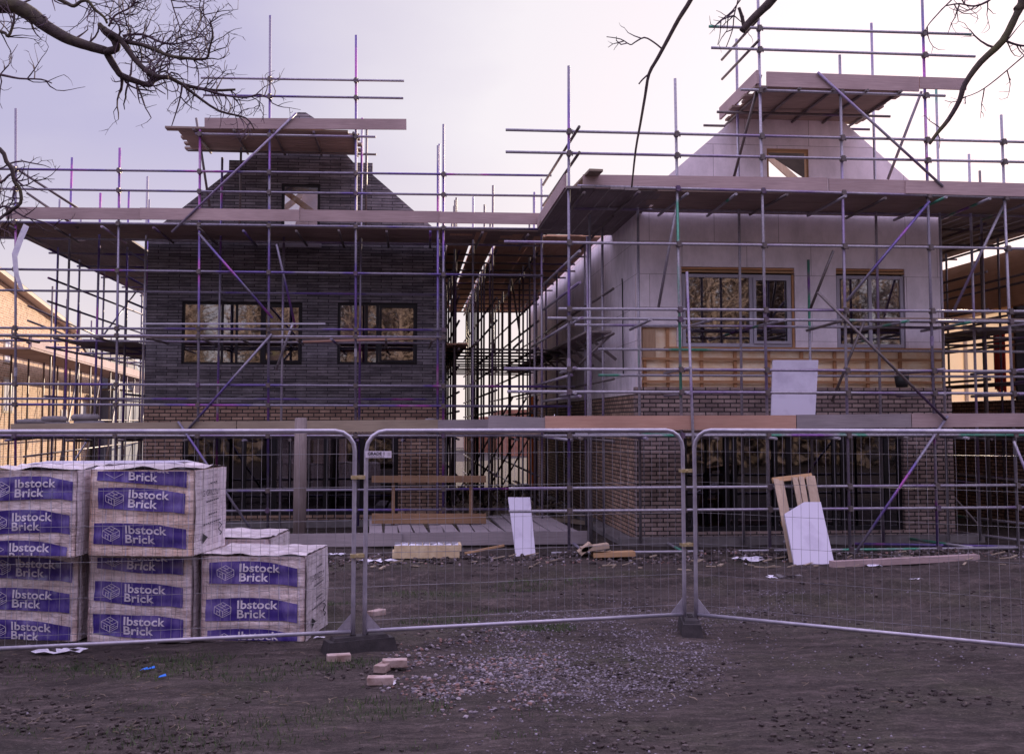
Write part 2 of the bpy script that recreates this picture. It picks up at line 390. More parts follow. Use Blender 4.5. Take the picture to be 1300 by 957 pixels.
stones('rubble', 900, lambda: V((random.uniform(-3, 11), random.gauss(17.4, .3), 0)), lambda: random.uniform(.012, .035), SM1, 'mixed bits of rubble along the foot of the scaffolding', 'rubble')

gr = MB()
def tuft(c, n, R, h):
    for _ in range(n):
        a = random.random()*6.3; r = R*math.sqrt(random.random()); x = c.x+r*math.cos(a)*1.6; y = c.y+r*math.sin(a)
        z = gh(x, y); hh = h*random.uniform(.4, 1); b = random.random()*6.3; k = len(gr.v)
        dx, dy = math.cos(b)*.005, math.sin(b)*.005
        l = V((random.gauss(0, .4), random.gauss(0, .4), 1))*hh
        gr.v += [V((x-dx, y-dy, z-.01)), V((x+dx, y+dy, z-.01)), V((x, y, z))+l]; gr.f.append((k, k+1, k+2))
for px, py, n, R in ((690, 800, 500, .22), (665, 742, 350, .25), (745, 740, 160, .2), (430, 842, 350, .28), (545, 755, 200, .3), (180, 850, 350, .4), (240, 838, 250, .25), (425, 770, 160, .2), (560, 790, 250, .3), (60, 845, 150, .3), (330, 856, 260, .4), (620, 775, 150, .3), (480, 900, 300, .35), (280, 930, 350, .5)):
    tuft(PZ(px, py, 0), n, R, .06)
for _ in range(60): tuft(PZ(random.uniform(0, 700), random.uniform(735, 960), 0), 26, .14, .04)
o = bpy.data.objects.new('grass', gr.mesh('grass', GRASSM)); COL.objects.link(o); props(o, 'thin tufts of low grass growing in the mud', 'grass', None, 'stuff')

# ------------------------------------------------------------------ walls with openings
def wall(outline, holes, y0, th, name, mat, thing, parent=None, label=None, axis='y'):
    bm = bmesh.new(); ed = []
    def P(u, z): return (u, y0, z) if axis == 'y' else (y0, u, z)
    for loop in [outline] + [[(a, c), (b, c), (b, d), (a, d)] for a, b, c, d in holes]:
        vs = [bm.verts.new(P(u, z)) for u, z in loop]
        for i in range(len(vs)): ed.append(bm.edges.new((vs[i], vs[(i+1) % len(vs)])))
    bmesh.ops.triangle_fill(bm, use_beauty=True, use_dissolve=False, edges=ed)
    r = bmesh.ops.extrude_face_region(bm, geom=list(bm.faces))
    d = V((0, th, 0)) if axis == 'y' else V((th, 0, 0))
    bmesh.ops.translate(bm, vec=d, verts=[e for e in r['geom'] if isinstance(e, bmesh.types.BMVert)])
    bmesh.ops.recalc_face_normals(bm, faces=bm.faces)
    bmesh.ops.translate(bm, vec=-thing.loc, verts=bm.verts)
    me = bpy.data.meshes.new(name); bm.to_mesh(me); bm.free(); me.materials.append(mat)
    o = bpy.data.objects.new(name, me); COL.objects.link(o); o.parent = parent or thing.o
    if label: o['label'] = label
    return o
def window(T, x0, x1, z0, z1, y, divs, mat, fw=.06, gl=None, sashes=(), label=None, name='window'):
    m = MB(); d = .07
    m.box(x0, x1, y, y+d, z0, z0+fw); m.box(x0, x1, y, y+d, z1-fw, z1)
    for i, x in enumerate([x0] + [x0+(x1-x0)*t - fw/2 for t in divs] + [x1-fw]): m.box(x, x+fw, y, y+d, z0+fw, z1-fw)
    f = T.add(name, m, mat, label=label)
    xs_ = [x0] + [x0+(x1-x0)*t for t in divs] + [x1]
    for i, (a, b) in enumerate(zip(xs_, xs_[1:])):
        g_ = MB(); g_.box(a+fw/2, b-fw/2, y+.03, y+.042, z0+fw*.8, z1-fw*.8); T.add('pane', g_, gl or GLASS, f)
        if i in sashes:
            s_ = MB(); q = .05; a2, b2, c2, d2 = a+fw*.6, b-fw*.6, z0+fw*.9, z1-fw*.9
            s_.box(a2, b2, y-.03, y+.01, c2, c2+q); s_.box(a2, b2, y-.03, y+.01, d2-q, d2)
            s_.box(a2, a2+q, y-.03, y+.01, c2+q, d2-q); s_.box(b2-q, b2, y-.03, y+.01, c2+q, d2-q)
            T.add('sash', s_, mat, f)
    return f

# ------------------------------------------------------------------ LEFT HOUSE
YF = 23.7
lx0, lx1 = XP(183, YF), XP(565, YF)
LH = Thing('unfinished_house', 'dark grey brick house with a gable and two wide black windows behind the left scaffolding', 'house', ((lx0+lx1)/2, YF, 0))
def z_(py, px=370): return ZP(px, py, YF)
ze = z_(300); xa = XP(378, YF); za = z_(146)
w1 = (XP(228, YF), XP(382, YF), z_(463), z_(384)); w2 = (XP(427, YF), XP(529, YF), z_(463, 470), z_(384, 470))
wg = (XP(353, YF), XP(403, YF), z_(292), z_(233))
zb = z_(514)
sl = (za - ze) / (xa - lx0); zs = z_(205)
xl = xa - (za - zs + .12) / sl; 
outl = [(lx0, zb), (lx1, zb), (lx1, ze), (xa + (za-zs+.25)/sl, zs-.25), (xa + (za-zs+.25)/sl, zs), (xa+(za-zs)/sl-.1, zs), (xa+.25, za-.05), (xa+.08, za+.06), (xa-.08, za+.06), (xa-.25, za-.05), (xa-(za-zs)/sl+.1, zs), (xa-(za-zs+.25)/sl, zs), (xa-(za-zs+.25)/sl, zs-.25), (lx0, ze)]
wall(outl, [w1, w2, wg], YF, .12, 'front_wall', DARKB, LH, label='dark grey long-format brick front wall')
gd = (XP(232, YF), XP(506, YF), .22, z_(549))
wall([(lx0, .0), (lx1, .0), (lx1, zb), (lx0, zb)], [gd], YF-.01, .13, 'brick_base', TAN, LH, label='tan brick band and piers at ground floor')
for a, b in ((lx0, lx0+.1), (lx1-.1, lx1)):
    m = MB(); m.box(a, b, YF+.13, 38, 0, zb); LH.add('side_wall', m, TAN)
    m = MB(); m.box(a, b, YF+.13, 38, zb, ze); LH.add('side_wall', m, DARKB)
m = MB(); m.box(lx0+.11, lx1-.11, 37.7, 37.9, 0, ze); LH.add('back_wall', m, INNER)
for z in (.1, 2.55, 5.55):
    m = MB(); m.box(lx0+.12, lx1-.12, YF+.16, 37.6, z, z+.12); LH.add('floor_slab', m, CONC)
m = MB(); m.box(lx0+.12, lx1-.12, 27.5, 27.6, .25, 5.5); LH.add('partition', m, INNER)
window(LH, *w1, YF+.06, (.33, .45, .66), FRAME_D, .05, sashes=(3,), label='wide black framed window, four lights')
window(LH, *w2, YF+.06, (.36, .5), FRAME_D, .06, sashes=(2,), label='black framed window, three lights')
window(LH, *wg, YF+.06, (), FRAME_D, .06, gl=glass('clear_pane', (.75, .73, .78), .06))
m = MB(); m.box(wg[0]-.04, wg[1]+.04, YF-.03, YF-.002, z_(314), z_(309)); LH.add('white_strip', m, FRAME_L)
LH.add('roof_brace', MB().beam(PY(352, 236, YF+.5), PY(404, 275, YF+.5), .05, .12), NEWX)
LH.add('roof_brace', MB().beam(PY(345, 239, YF+.4), PY(410, 240, YF+.4), .05, .14), INNER)
LH.add('gable_board', MB().prism([PY(372, 296, YF+.7), PY(408, 296, YF+.7), PY(408, 240, YF+.7), PY(386, 240, YF+.7)], (0, .02, 0)), INS)
window(LH, *gd, YF+.07, (.16, .28, .42, .55, .66, .83), FRAME_D, .1, gl=GLASS2, name='glazed_screen', label='black framed ground floor glazing')
for yy in [YF+5.6+i*3.1 for i in range(3)]:
    m = MB(); m.beam((lx0+.2, yy, ze), (xa, yy, za-.15), .05, .15); m.beam((lx1-.2, yy, ze), (xa, yy, za-.15), .05, .15); m.beam((lx0+.9, yy, ze+.55), (lx1-.9, yy, ze+.55), .045, .12)
    LH.add('rafter_pair', m, PALE)

# ------------------------------------------------------------------ RIGHT HOUSE
YR = 19.7
rx0, rx1 = XP(810, YR), XP(1202, YR)
RH = Thing('unfinished_house', 'lilac insulation board house with pale framed windows over brickwork behind the right scaffolding', 'house', ((rx0+rx1)/2, YR, 0))
def zr(py, px=1000): return ZP(px, py, YR)
ze2 = zr(258, 810); xa2 = (rx0+rx1)/2; za2 = ze2 + (xa2-rx0)*.87
zbr = zr(492); zf2 = zr(441)
v1 = (XP(867, YR), XP(1012, YR), zf2, zr(340)); v2 = (XP(1065, YR), XP(1153, YR), zf2, zr(341, 1100))
vg = (XP(979, YR), XP(1033, YR), zr(252), zr(189))
fo = [(rx0, zbr), (rx0+.12, zbr), (rx0+.12, zr(416, 815)), (v1[0]-.0, zr(416, 815)), (v1[0], zf2-.002), (rx1, zf2-.002), (rx1, ze2), (xa2, za2), (rx0, ze2)]
fo = [(rx0, zbr), (rx0+.07, zbr), (rx0+.07, zr(415, 815)), (v1[0]-.08, zr(415, 815)), (v1[0]-.08, zf2-.05), (rx1, zf2-.05), (rx1, ze2), (xa2, za2), (rx0, ze2)]
wall(fo, [v1, v2, vg], YR, .1, 'insulation_board', INS, RH, label='lilac rigid insulation boards over the front')
m = MB(); m.box(rx0+.02, rx1-.02, YR+.17, YR+.2, zbr-.2, zf2+.7); 
wall([(rx0+.02, zbr-.1), (rx1-.02, zbr-.1), (rx1-.02, ze2), (xa2, za2-.15), (rx0+.02, ze2)], [v1, v2, vg], YR+.105, .05, 'membrane', FOIL, RH, label='crinkled reflective membrane behind the battens')
k = 0; x = rx0+.12
while x < rx1-.05:
    m = MB(); top = zr(416, 815) if x < v1[0]-.1 else zf2-.06
    m.box(x, x+.055, YR+.055, YR+.103, zbr-.1, top); RH.add('batten', m, BATTEN)
    x += .62 if k else .42
    k += 1
m = MB(); m.box(v1[0]-.30, v1[0]-.085, YR+.05, YR+.1, zbr-.1, zr(417, 815)); 
for z in (zbr+.08, zbr+.29, zbr+.49):
    m = MB(); m.box(rx0+.08, rx1-.02, YR+.02, YR+.054, z, z+.045); RH.add('batten', m, BATTEN)
m = MB(); m.box(rx0+.1, rx0+.34, YR+.03, YR+.054, zbr+.54, zr(417, 815)-.01); RH.add('plywood_strip', m, NEWZ)
m = MB(); m.box(rx0+.5, rx1-.02, YR-.03, YR+.1, zf2-.045, zf2-.003); RH.add('sill_timber', m, BATTEN)
bx0 = rx0 - .06; gz = zr(549)
dr = (XP(866, YR), XP(1143, YR), .2, gz)
wall([(bx0, 0), (rx1+.05, 0), (rx1+.05, zbr), (bx0, zbr)], [dr], YR-.11, .2, 'brick_base', TANB, RH, label='greyed tan brickwork and piers')
m = MB(); m.box(bx0, bx0+.1, YR+.092, 38, 0, zbr-.12); RH.add('side_wall', m, TAN)
m = MB(); m.box(rx0, rx0+.1, YR+.16, 38, zbr-.12, ze2); RH.add('side_insulation', m, INS)
m = MB(); m.box(rx1-.08, rx1+.05, YR+.16, 38, 0, ze2); RH.add('side_wall', m, TAN)
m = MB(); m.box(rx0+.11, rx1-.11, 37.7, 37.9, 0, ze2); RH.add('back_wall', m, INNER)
for z in (.08, 2.62, 5.45):
    m = MB(); m.box(rx0+.12, rx1-.12, YR+.18, 37.6, z, z+.12); RH.add('floor_slab', m, CONC)
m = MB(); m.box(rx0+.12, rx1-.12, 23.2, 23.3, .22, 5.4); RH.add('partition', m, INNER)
lt = .13
window(RH, v1[0]+.02, v1[1]-.06, v1[2]+.01, v1[3]-lt, YR+.03, (.63,), FRAME_L, .06, sashes=(1,), label='pale grey framed window, wide fixed light and casement')
window(RH, v2[0]+.02, v2[1]-.02, v2[2]+.01, v2[3]-lt, YR+.03, (.5,), FRAME_L, .06, label='pale grey framed window, two lights')
for v in (v1, v2):
    m = MB(); m.box(v[0], v[1], YR+.02, YR+.09, v[3]-.10, v[3]-.06); RH.add('lintel_timber', m, NEWX)
    m = MB(); m.box(v[0], v[1], YR+.03, YR+.1, v[3]-.045, v[3]-.004); RH.add('lintel_timber', m, BATTEN)
m = MB(); m.box(v1[1]-.05, v1[1]-.01, YR+.02, YR+.09, v1[2], v1[3]-lt); RH.add('reveal_timber', m, BATTEN)
vm = MB()
for a, b, c, d in ((vg[0], vg[0]+.04, vg[2], vg[3]), (vg[1]-.04, vg[1], vg[2], vg[3]), (vg[0]+.04, vg[1]-.04, vg[3]-.05, vg[3])): vm.box(a, b, YR+.02, YR+.12, c, d)
RH.add('window_frame', vm, NEWX)
window(RH, *dr, YR+.0, (.2, .235, .42, .48, .69, .73, .93), FRAME_D, .08, gl=GLASS2, name='glazed_screen', label='black framed ground floor glazing')
for yy in [YR+3.3+i*2.2 for i in range(6)]:
    m = MB(); m.beam((rx0+.2, yy, ze2), (xa2, yy, za2-.15), .05, .15); m.beam((rx1-.2, yy, ze2), (xa2, yy, za2-.15), .05, .15)
    RH.add('rafter_pair', m, PALE)
m = MB(); m.beam((vg[0]-.1, YR+.9, vg[3]-.05), (vg[1]+.35, YR+.9, vg[2]-.1), .05, .1); m.beam((vg[0]-.25, YR+1.1, vg[3]-.12), (vg[1]+.2, YR+1.1, vg[2]-.15), .05, .05)
RH.add('roof_brace', m, PALE)
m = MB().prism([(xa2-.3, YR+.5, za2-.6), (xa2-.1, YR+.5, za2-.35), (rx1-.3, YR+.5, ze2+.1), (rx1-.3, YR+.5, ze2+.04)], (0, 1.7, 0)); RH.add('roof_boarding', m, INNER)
m = MB(); m.path([PY(766, 260, YR+1.2), PY(768, 330, YR+1.2)], .012, 6)
cab = MB(); cab.smooth = True; X_ = rx0-.03
cab.path([V((X_, 20.9, z)) + V((0, random.uniform(-.03, .03), 0)) for z in (3.0, 3.3, 3.6, 3.9, 4.2, 4.5, 4.75)] + [V((X_-.03, 20.8, 4.85))], .012, 6)
RH.add('loose_cable', cab, BLACKP)
# plinth slabs
for a, b, y in ((lx0-.4, lx1+.3, YF), (rx0-.4, rx1+.4, YR)):
    m = MB(); m.box(a, b, y-.5, y-.14, -.1, .13); m.box(a, b, y-.14, 38.2, -.1, .075)
    o = bpy.data.objects.new('slab', m.mesh('slab', CONC)); COL.objects.link(o); o['kind'] = 'structure'

# ------------------------------------------------------------------ THIRD HOUSE (right edge)
X3 = 12.5
TH3 = Thing('unfinished_house', 'cream and timber side of a third house beyond the gap at the far right', 'house', (X3+2.5, 20, 0))
wall([(19.7, 0), (38, 0), (38, 2.6), (19.7, 2.6)], [], X3, .2, 'brick_base', TAN, TH3, axis='x')
for ya_, yb_, za_, zb_ in ((22.32, 37.9, 2.605, 4.55), (19.72, 20.8, 2.605, 4.55)):
    m = MB(); m.v = [V((X3+.06, ya_, za_)), V((X3+.06, yb_, za_)), V((X3+.06, yb_, zb_)), V((X3+.06, ya_, zb_))]; m.f = [(0, 1, 2, 3)]; TH3.add('membrane', m, CREAM)
for i in range(8):
    y = 22.35+i*2; m = MB(); m.box(X3+.08, X3+.16, y, y+.05, 2.61, 4.54); TH3.add('stud', m, BATTEN)
m = MB(); m.box(X3-.02, X3+.2, 19.7, 38, 4.552, 5.7); TH3.add('timber_cladding', m, wood('orange_timber_cladding', (.62, .36, .22), (.8, .52, .34), 'y'))
m = MB(); m.box(X3+.3, X3+6, 19.9, 20.1, 0, 5.9); TH3.add('front_wall', m, TAN)
m = MB(); m.box(X3+.3, X3+6, 37.8, 38, 0, 5.9); TH3.add('back_wall', m, TAN)
m = MB(); m.box(X3+.9, X3+1.0, 20.2, 22.6, 0, 5.8); TH3.add('partition', m, INNER); m = MB(); m.box(X3+.14, X3+.89, 22.28, 22.36, 0, 5.8); TH3.add('partition', m, INNER)  # added behind the opening to keep it dark and block sun patches outside
rs = MB()
for i in range(6): rs.box(X3-.06-.01*(i % 2), X3-.03, 22.4+i*.07, 22.46+i*.07, 2.75+.04*(i % 3), 4.1-.05*(i % 2))
solo('plastic_sheet', rs, REDC, 'red plastic sheet hanging on the cream wall at the right edge', 'plastic sheet')

# ------------------------------------------------------------------ SCAFFOLDING
def coupler_mb(p):
    m = MB(); x, y, z = p
    m.box(x-.042, x+.042, y-.05, y+.035, z-.028, z+.028); m.box(x-.028, x+.028, y-.062, y+.045, z-.045, z+.045)
    m.box(x+.043, x+.062, y-.03, y-.012, z-.045, z+.03)
    return m
def front(T, Y, standards, rails, mats, rail_mats):
    """standards: (px_top, py_top, px_base, z_base); rails: (px0, py0, px1, py1)"""
    R_ = []
    for i, (a, b, c, d) in enumerate(rails):
        p0 = PY(a, b, Y-.05); p1 = PY(c, d, Y-.05)
        T.tube('guard_rail' if (b+d)/2 < 260 else 'ledger', p0, p1, rail_mats[i % len(rail_mats)])
        R_.append((p0, p1))
    for i, (a, b, c, zb_) in enumerate(standards):
        p1 = PY(a, b, Y); base = V((PY(c, 600, Y).x, Y, zb_))
        s = T.tube('standard', base, p1, mats[i % len(mats)])
        bp = MB(); bp.box(base.x-.075, base.x+.075, Y-.075, Y+.075, zb_-.01, zb_+.008)
        T.add('base_plate', bp, TUBE_D, s)
        for q0, q1 in R_:
            t = (base.x - q0.x) / (q1.x - q0.x) if abs(q1.x-q0.x) > .1 else -1
            for _ in range(2):
                z = q0.z + (q1.z-q0.z)*t; xx = base.x + (p1.x-base.x) * (z-zb_)/(p1.z-zb_); t = (xx-q0.x)/(q1.x-q0.x)
            if 0 < t < 1 and zb_ < z < p1.z: T.add('coupler', coupler_mb((xx, Y-.025, z)), TUBE_D, s)
        if i % 2 == 0 and p1.z > 5:
            jz = 3.0 + .4*(i % 3); f_ = (jz-zb_)/(p1.z-zb_); jp = base.lerp(p1, f_)
            T.add('sleeve', MB().tube(jp, jp+V((0, 0, .16)), .031), TUBE_R, s)
def boards(T, x0, x1, y0, y1, z, mat, along='x', gap=.01, w=.225, name='board_deck', miss=()):
    m = MB(); k = 0
    c = y0 if along == 'x' else x0; e = y1 if along == 'x' else x1
    while c + w <= e + .12:
        if k not in miss:
            dz = random.uniform(-.004, .006); j = random.uniform(-.12, .12)
            if along == 'x': m.box(x0+j, x1+j, c, c+w, z+dz, z+dz+.038)
            else:
                yy = y0 + j; 
                while yy < y1:
                    y2 = min(y1, yy+3.9); d2 = random.uniform(-.004, .012); m.box(c, c+w, yy, y2-.02, z+d2, z+d2+.038); yy = y2
        c += w + gap; k += 1
    return T.add(name, m, mat)
def toe(T, px0, y0, px1, y1, Y, mat, h=.225, label=None):
    a = PY(px0, y0, Y); b = PY(px1, y1, Y); m = MB()
    m.beam(a - V((0, 0, h/2)), b - V((0, 0, h/2)), .038, h); return T.add('toe_board', m, mat, label=label)

# ---- right front scaffold
SY = 17.8
SR = Thing('scaffolding', 'scaffolding with green-banded tubes and orange toe boards round the lilac house', 'scaffolding', (XP(970, SY), SY, 0))
front(SR, SY, [(722, 84, 722, .02), (857, 100, 867, .02), (961, -60, 976, .02), (1066, 70, 1077, .02), (1169, -60, 1188, .02), (1271, 146, 1290, .02), (1385, 100, 1392, .02)],
      [(642, 165, 1400, 183), (642, 193, 1400, 208), (900, 34, 1233, 44), (903, 61, 1238, 72), (733, 236, 1400, 254), (940, 114, 1200, 122),
       (640, 307, 1400, 317), (709, 392, 1400, 396), (695, 404, 1400, 409), (640, 468, 1400, 472), (644, 497, 1400, 500),
       (690, 553, 1400, 552), (646, 620, 1400, 615), (646, 649, 1400, 643), (700, 702, 1400, 694)],
      [TUBE_V, TUBE_G, TUBE_R, TUBE_R], [TUBE_R, TUBE_R, TUBE_G])
IY = 19.15   # inner row
for i, (px, top, zb_) in enumerate([(747, 300, .05), (812, 232, .05), (942, 50, .05), (1030, 330, .1), (1118, 30, .05), (1200, 110, .05), (1240, 196, .05), (1330, 200, .05)]):
    x = XP(px, IY); zt = ZP(px, top, IY)
    SR.tube('standard', (x, IY, zb_), (x, IY, zt), (TUBE_R, TUBE_G)[i % 2])
for z in (1.93, 3.82, 5.86, 2.95, 3.4):
    x0 = XP(730, IY) if z > 3.5 or z < 2 else XP(760, IY)
    SR.tube('ledger', (x0, IY, z), (XP(1350, IY), IY, z), (TUBE_G, TUBE_R)[z > 3.5])
for zc, n_ in ((1.93, 9), (3.83, 9), (5.87, 11)):
    for i in range(n_):
        x = XP(735, SY) + i * (XP(1380, SY)-XP(735, SY))/(n_-1) + random.uniform(-.1, .1)
        SR.tube('transom', (x, SY-random.uniform(.2, .45), zc-.05), (x+random.uniform(-.05, .05), IY+random.uniform(.1, .3), zc-.05+random.uniform(-.02, .03)), random.choice((TUBE_D, TUBE_R, TUBE_G)))
for z in (2.6, 3.0):
    for px in (724, 868, 1188, 1290):
        x = XP(px, SY)+.05; SR.tube('transom', (x, SY-.25, z), (x, IY+.2, z), TUBE_R)
for (a, b, c, d, ya, yb, mt) in [(1038, 92, 1197, 237, SY-.1, SY-.1, TUBE_R), (1170, 116, 1127, 228, SY+.06, SY+.6, TUBE_R), (966, 95, 932, 224, SY+.07, SY+.9, TUBE_D),
        (1180, 256, 1075, 382, SY-.1, SY-.1, TUBE_V), (1277, 254, 1210, 396, SY+.07, SY+.5, TUBE_R), (1038, 371, 1201, 533, SY-.12, SY-.12, TUBE_D),
        (1203, 528, 1083, 706, SY-.1, SY-.3, TUBE_V), (861, 250, 836, 390, SY+.07, SY+.7, TUBE_R), (1058, 318, 1028, 394, SY+.5, SY+.9, TUBE_D), (1287, 560, 1330, 665, SY-.1, SY-.1, TUBE_R),
        (1100, 400, 1056, 510, SY+.6, SY+.8, TUBE_D)]:
    SR.tube('brace', PY(a, b, ya), PY(c, d, yb), mt)
SR.tube('standard', PY(872, 345, SY-.07), V((XP(882, SY), SY-.07, .02)), TUBE_R)
# decks
ZT = 5.90
boards(SR, XP(722, SY)+1.55, XP(1400, SY), SY-.05, YR-.12, ZT, DECKX)
boards(SR, XP(722, SY)-.03, XP(722, SY)+1.5, SY-.1, 22.2, ZT+.0, DECKG, 'y', gap=.012)
boards(SR, XP(740, SY), XP(1400, SY), SY+.05, IY-.05, 1.97, DECKX)
boards(SR, XP(1150, SY), XP(1400, SY), SY+.7, IY, 3.9, DECKX)
toe(SR, 740, 222, 1050, 226, SY-.04, TOE1); toe(SR, 1052, 227, 1165, 229.5, SY-.045, TOE1); toe(SR, 1149, 229, 1400, 236, SY-.07, TOE1)
toe(SR, 620, 527, 692, 530, SY-.02, TOE3); toe(SR, 692, 528, 1010, 527, SY-.04, TOE2, label='fresh orange toe board'); toe(SR, 1011, 526.5, 1156, 525, SY-.045, TOE3, label='grey weathered toe board'); toe(SR, 1157, 525, 1400, 524, SY-.04, TOE1)
# end toe board of the top lift, going back
m = MB(); xx = XP(719, SY); m.beam((xx, SY, ZT+.15), (xx, 21.7, ZT+.15), .038, .225); SR.add('toe_board', m, TOE1)
# rails going back at the left end
for z0 in (ZP(722, 168, SY), ZP(722, 200, SY), 4.35, 4.85, 2.55):
    SR.tube('guard_rail', (XP(728, SY)+.06, SY-.35, z0), (XP(724, SY)+.06, 21.9, z0), TUBE_D if z0 > 5 else TUBE_R)
# upper loading platform on right
ZU = ZP(1000, 113, SY)
ux0, ux1 = XP(968, SY), XP(1150, SY)
boards(SR, ux0, ux1+.1, SY-.02, 19.95, ZU, DECKX)
toe(SR, 973, 91.5, 1166, 98, SY-.05, TOE1, .25); toe(SR, 1167, 98, 1226, 100, SY-.055, TOE1, .2)
m = MB(); m.beam((ux0-.02, SY-.1, ZU+.16), (ux0-.02, 19.95, ZU+.16), .038, .225); SR.add('toe_board', m, TOE1)
for i in range(5):
    x = ux0 + .1 + i*(ux1-ux0-.1)/4; SR.tube('transom', (x, SY-.15, ZU-.03), (x, 20.1, ZU-.03), TUBE_D)
for y in (19.0, 19.9): SR.tube('ledger', (ux0-.35, y, ZU-.08), (ux1+.4, y, ZU-.08), TUBE_D)
for z0 in (ZP(963, 30, SY), ZP(963, 57, SY)): SR.tube('guard_rail', (XP(966, SY), SY-.2, z0), (XP(966, SY)-.02, 19.7, z0), TUBE_D)
# protruding plank
m = MB(); p0 = PY(757, 216, SY-.35); p1 = PY(692, 283, 21.2); m.beam(p0, p1, .225, .038)
solo('scaffold_board', m, TOE4, 'grey-green plank jutting up past the corner of the top lift', 'board')

# ---- left front scaffold
SL = 21.8
LS = Thing('scaffolding', 'violet-tubed scaffolding with weathered toe boards round the dark brick house', 'scaffolding', (XP(350, SL), SL, 0))
front(LS, SL, [(20, 138, 22, .02), (152, 188, 147, .02), (254, 165, 252, .02), (343, 20, 341, .02), (452, 45, 452, .02), (563, 158, 563, .02)],
      [(-60, 214, 700, 223), (-60, 239, 700, 249), (255, 99, 513, 103), (258, 121, 512, 125), (-60, 281, 690, 291), (248, 170, 477, 174),
       (-60, 341, 690, 350), (-60, 416, 565, 419), (-60, 425, 565, 428), (-60, 487, 730, 491), (-60, 513, 726, 516),
       (-60, 553, 700, 553), (180, 624, 655, 620), (180, 649, 655, 646), (300, 697, 640, 693)],
      [TUBE_V], [TUBE_V, TUBE_V, TUBE_R])
LI = 22.95
for i, (px, top) in enumerate([(82, 200), (180, 224), (276, 200), (357, 300), (456, 150), (556, 183), (120, 245), (600, 250)]):
    x = XP(px, LI); LS.tube('standard', (x, LI, .05), (x, LI, ZP(px, top, LI)), (TUBE_V, TUBE_R)[i % 2])
for z in (1.83, 3.75, 5.80, 4.75, 2.6): LS.tube('ledger', (XP(-40, LI), LI, z), (XP(690 if z > 5 else 565, LI), LI, z), (TUBE_V, TUBE_R)[int(z) % 2])
for zc, n_ in ((1.85, 10), (3.76, 12), (5.84, 12)):
    for i in range(n_):
        x = XP(10, SL) + i * (XP(660, SL)-XP(10, SL))/(n_-1) + random.uniform(-.15, .15)
        LS.tube('transom', (x, SL-random.uniform(.15, .5), zc-.05), (x+random.uniform(-.06, .06), LI+random.uniform(.1, .35), zc-.05+random.uniform(-.05, .03)), random.choice((TUBE_D, TUBE_D, TUBE_V)))
for (a, b, c, d, ya, yb, mt) in [(376, 144, 218, 295, SL-.1, SL-.1, TUBE_R), (252, 296, 346, 404, SL-.1, SL-.1, TUBE_V), (345, 424, 236, 548, SL-.1, SL-.1, TUBE_V), (226, 535, 328, 686, SL-.1, SL-.1, TUBE_V),
        (6, 205, 104, 268, SL, SL+.2, TUBE_D), (34, 245, 100, 290, SL+.1, SL+.3, TUBE_D), (351, 310, 375, 415, SL+.07, SL+.6, TUBE_V), (249, 150, 266, 262, SL+.5, SL+.5, TUBE_D), (372, 410, 350, 470, SL+.1, SL+.4, TUBE_R)]:
    LS.tube('brace', PY(a, b, ya), PY(c, d, yb), mt)
LS.tube('standard', PY(556, 185, SL+.0), V((XP(556, SL), SL, .02)), TUBE_V)
ZL = 5.90
boards(LS, XP(-60, SL), XP(690, SL), SL-.05, YF-.1, ZL, DECKX)
boards(LS, XP(-60, SL), XP(563, SL), SL+.75, LI-.1, 3.80, DECKX)
boards(LS, XP(-60, SL), XP(690, SL), SL+.05, LI-.05, 1.88, DECKX)
toe(LS, 8, 263, 180, 264.5, SL-.04, TOE1); toe(LS, 178, 264, 380, 266.5, SL-.06, TOE1); toe(LS, 381, 266.5, 560, 268.5, SL-.04, TOE1); toe(LS, 558, 269, 694, 271, SL-.06, TOE1)
toe(LS, 14, 538, 300, 534.5, SL-.04, TOE4); toe(LS, 301, 534.5, 560, 532.5, SL-.045, TOE4); toe(LS, 556, 533, 640, 532, SL-.07, TOE3)
ZLU = ZP(380, 165, SL)
lu0, lu1 = XP(226, SL), XP(452, SL)
boards(LS, lu0-.25, lu1-.1, SL-.02, YF-.12, ZLU-.03, DECKX)
toe(LS, 260, 150, 516, 151.5, SL-.05, TOE1, .21)
for i in range(5):
    x = lu0 + .2 + i*(lu1-lu0-.3)/4; LS.tube('transom', (x, SL-.15, ZLU-.07), (x, YF-.1, ZLU-.07), TUBE_D)
LS.tube('ledger', (lu0-.2, 23.2, ZLU-.12), (lu1+.3, 23.2, ZLU-.12), TUBE_D)
for px in (300, 462): x = XP(px, 23.2); LS.tube('standard', (x, 23.2, 5.9), (x, 23.2, ZP(px, 165, 23.2)), TUBE_D)
m = MB(); m.beam(PY(182, 411, SL-.12), PY(413, 411, SL-.12), .05, .03); solo('aluminium_strip', m, FRAME_L, 'pale strip lying along the middle rails of the left scaffolding', 'strip')
m = MB(); m.beam(PY(385, 434, SL+.4), PY(520, 430, SL+.4), .225, .038); solo('scaffold_board', m, TOE2, 'narrow orange plank on the middle lift of the dark house', 'board')

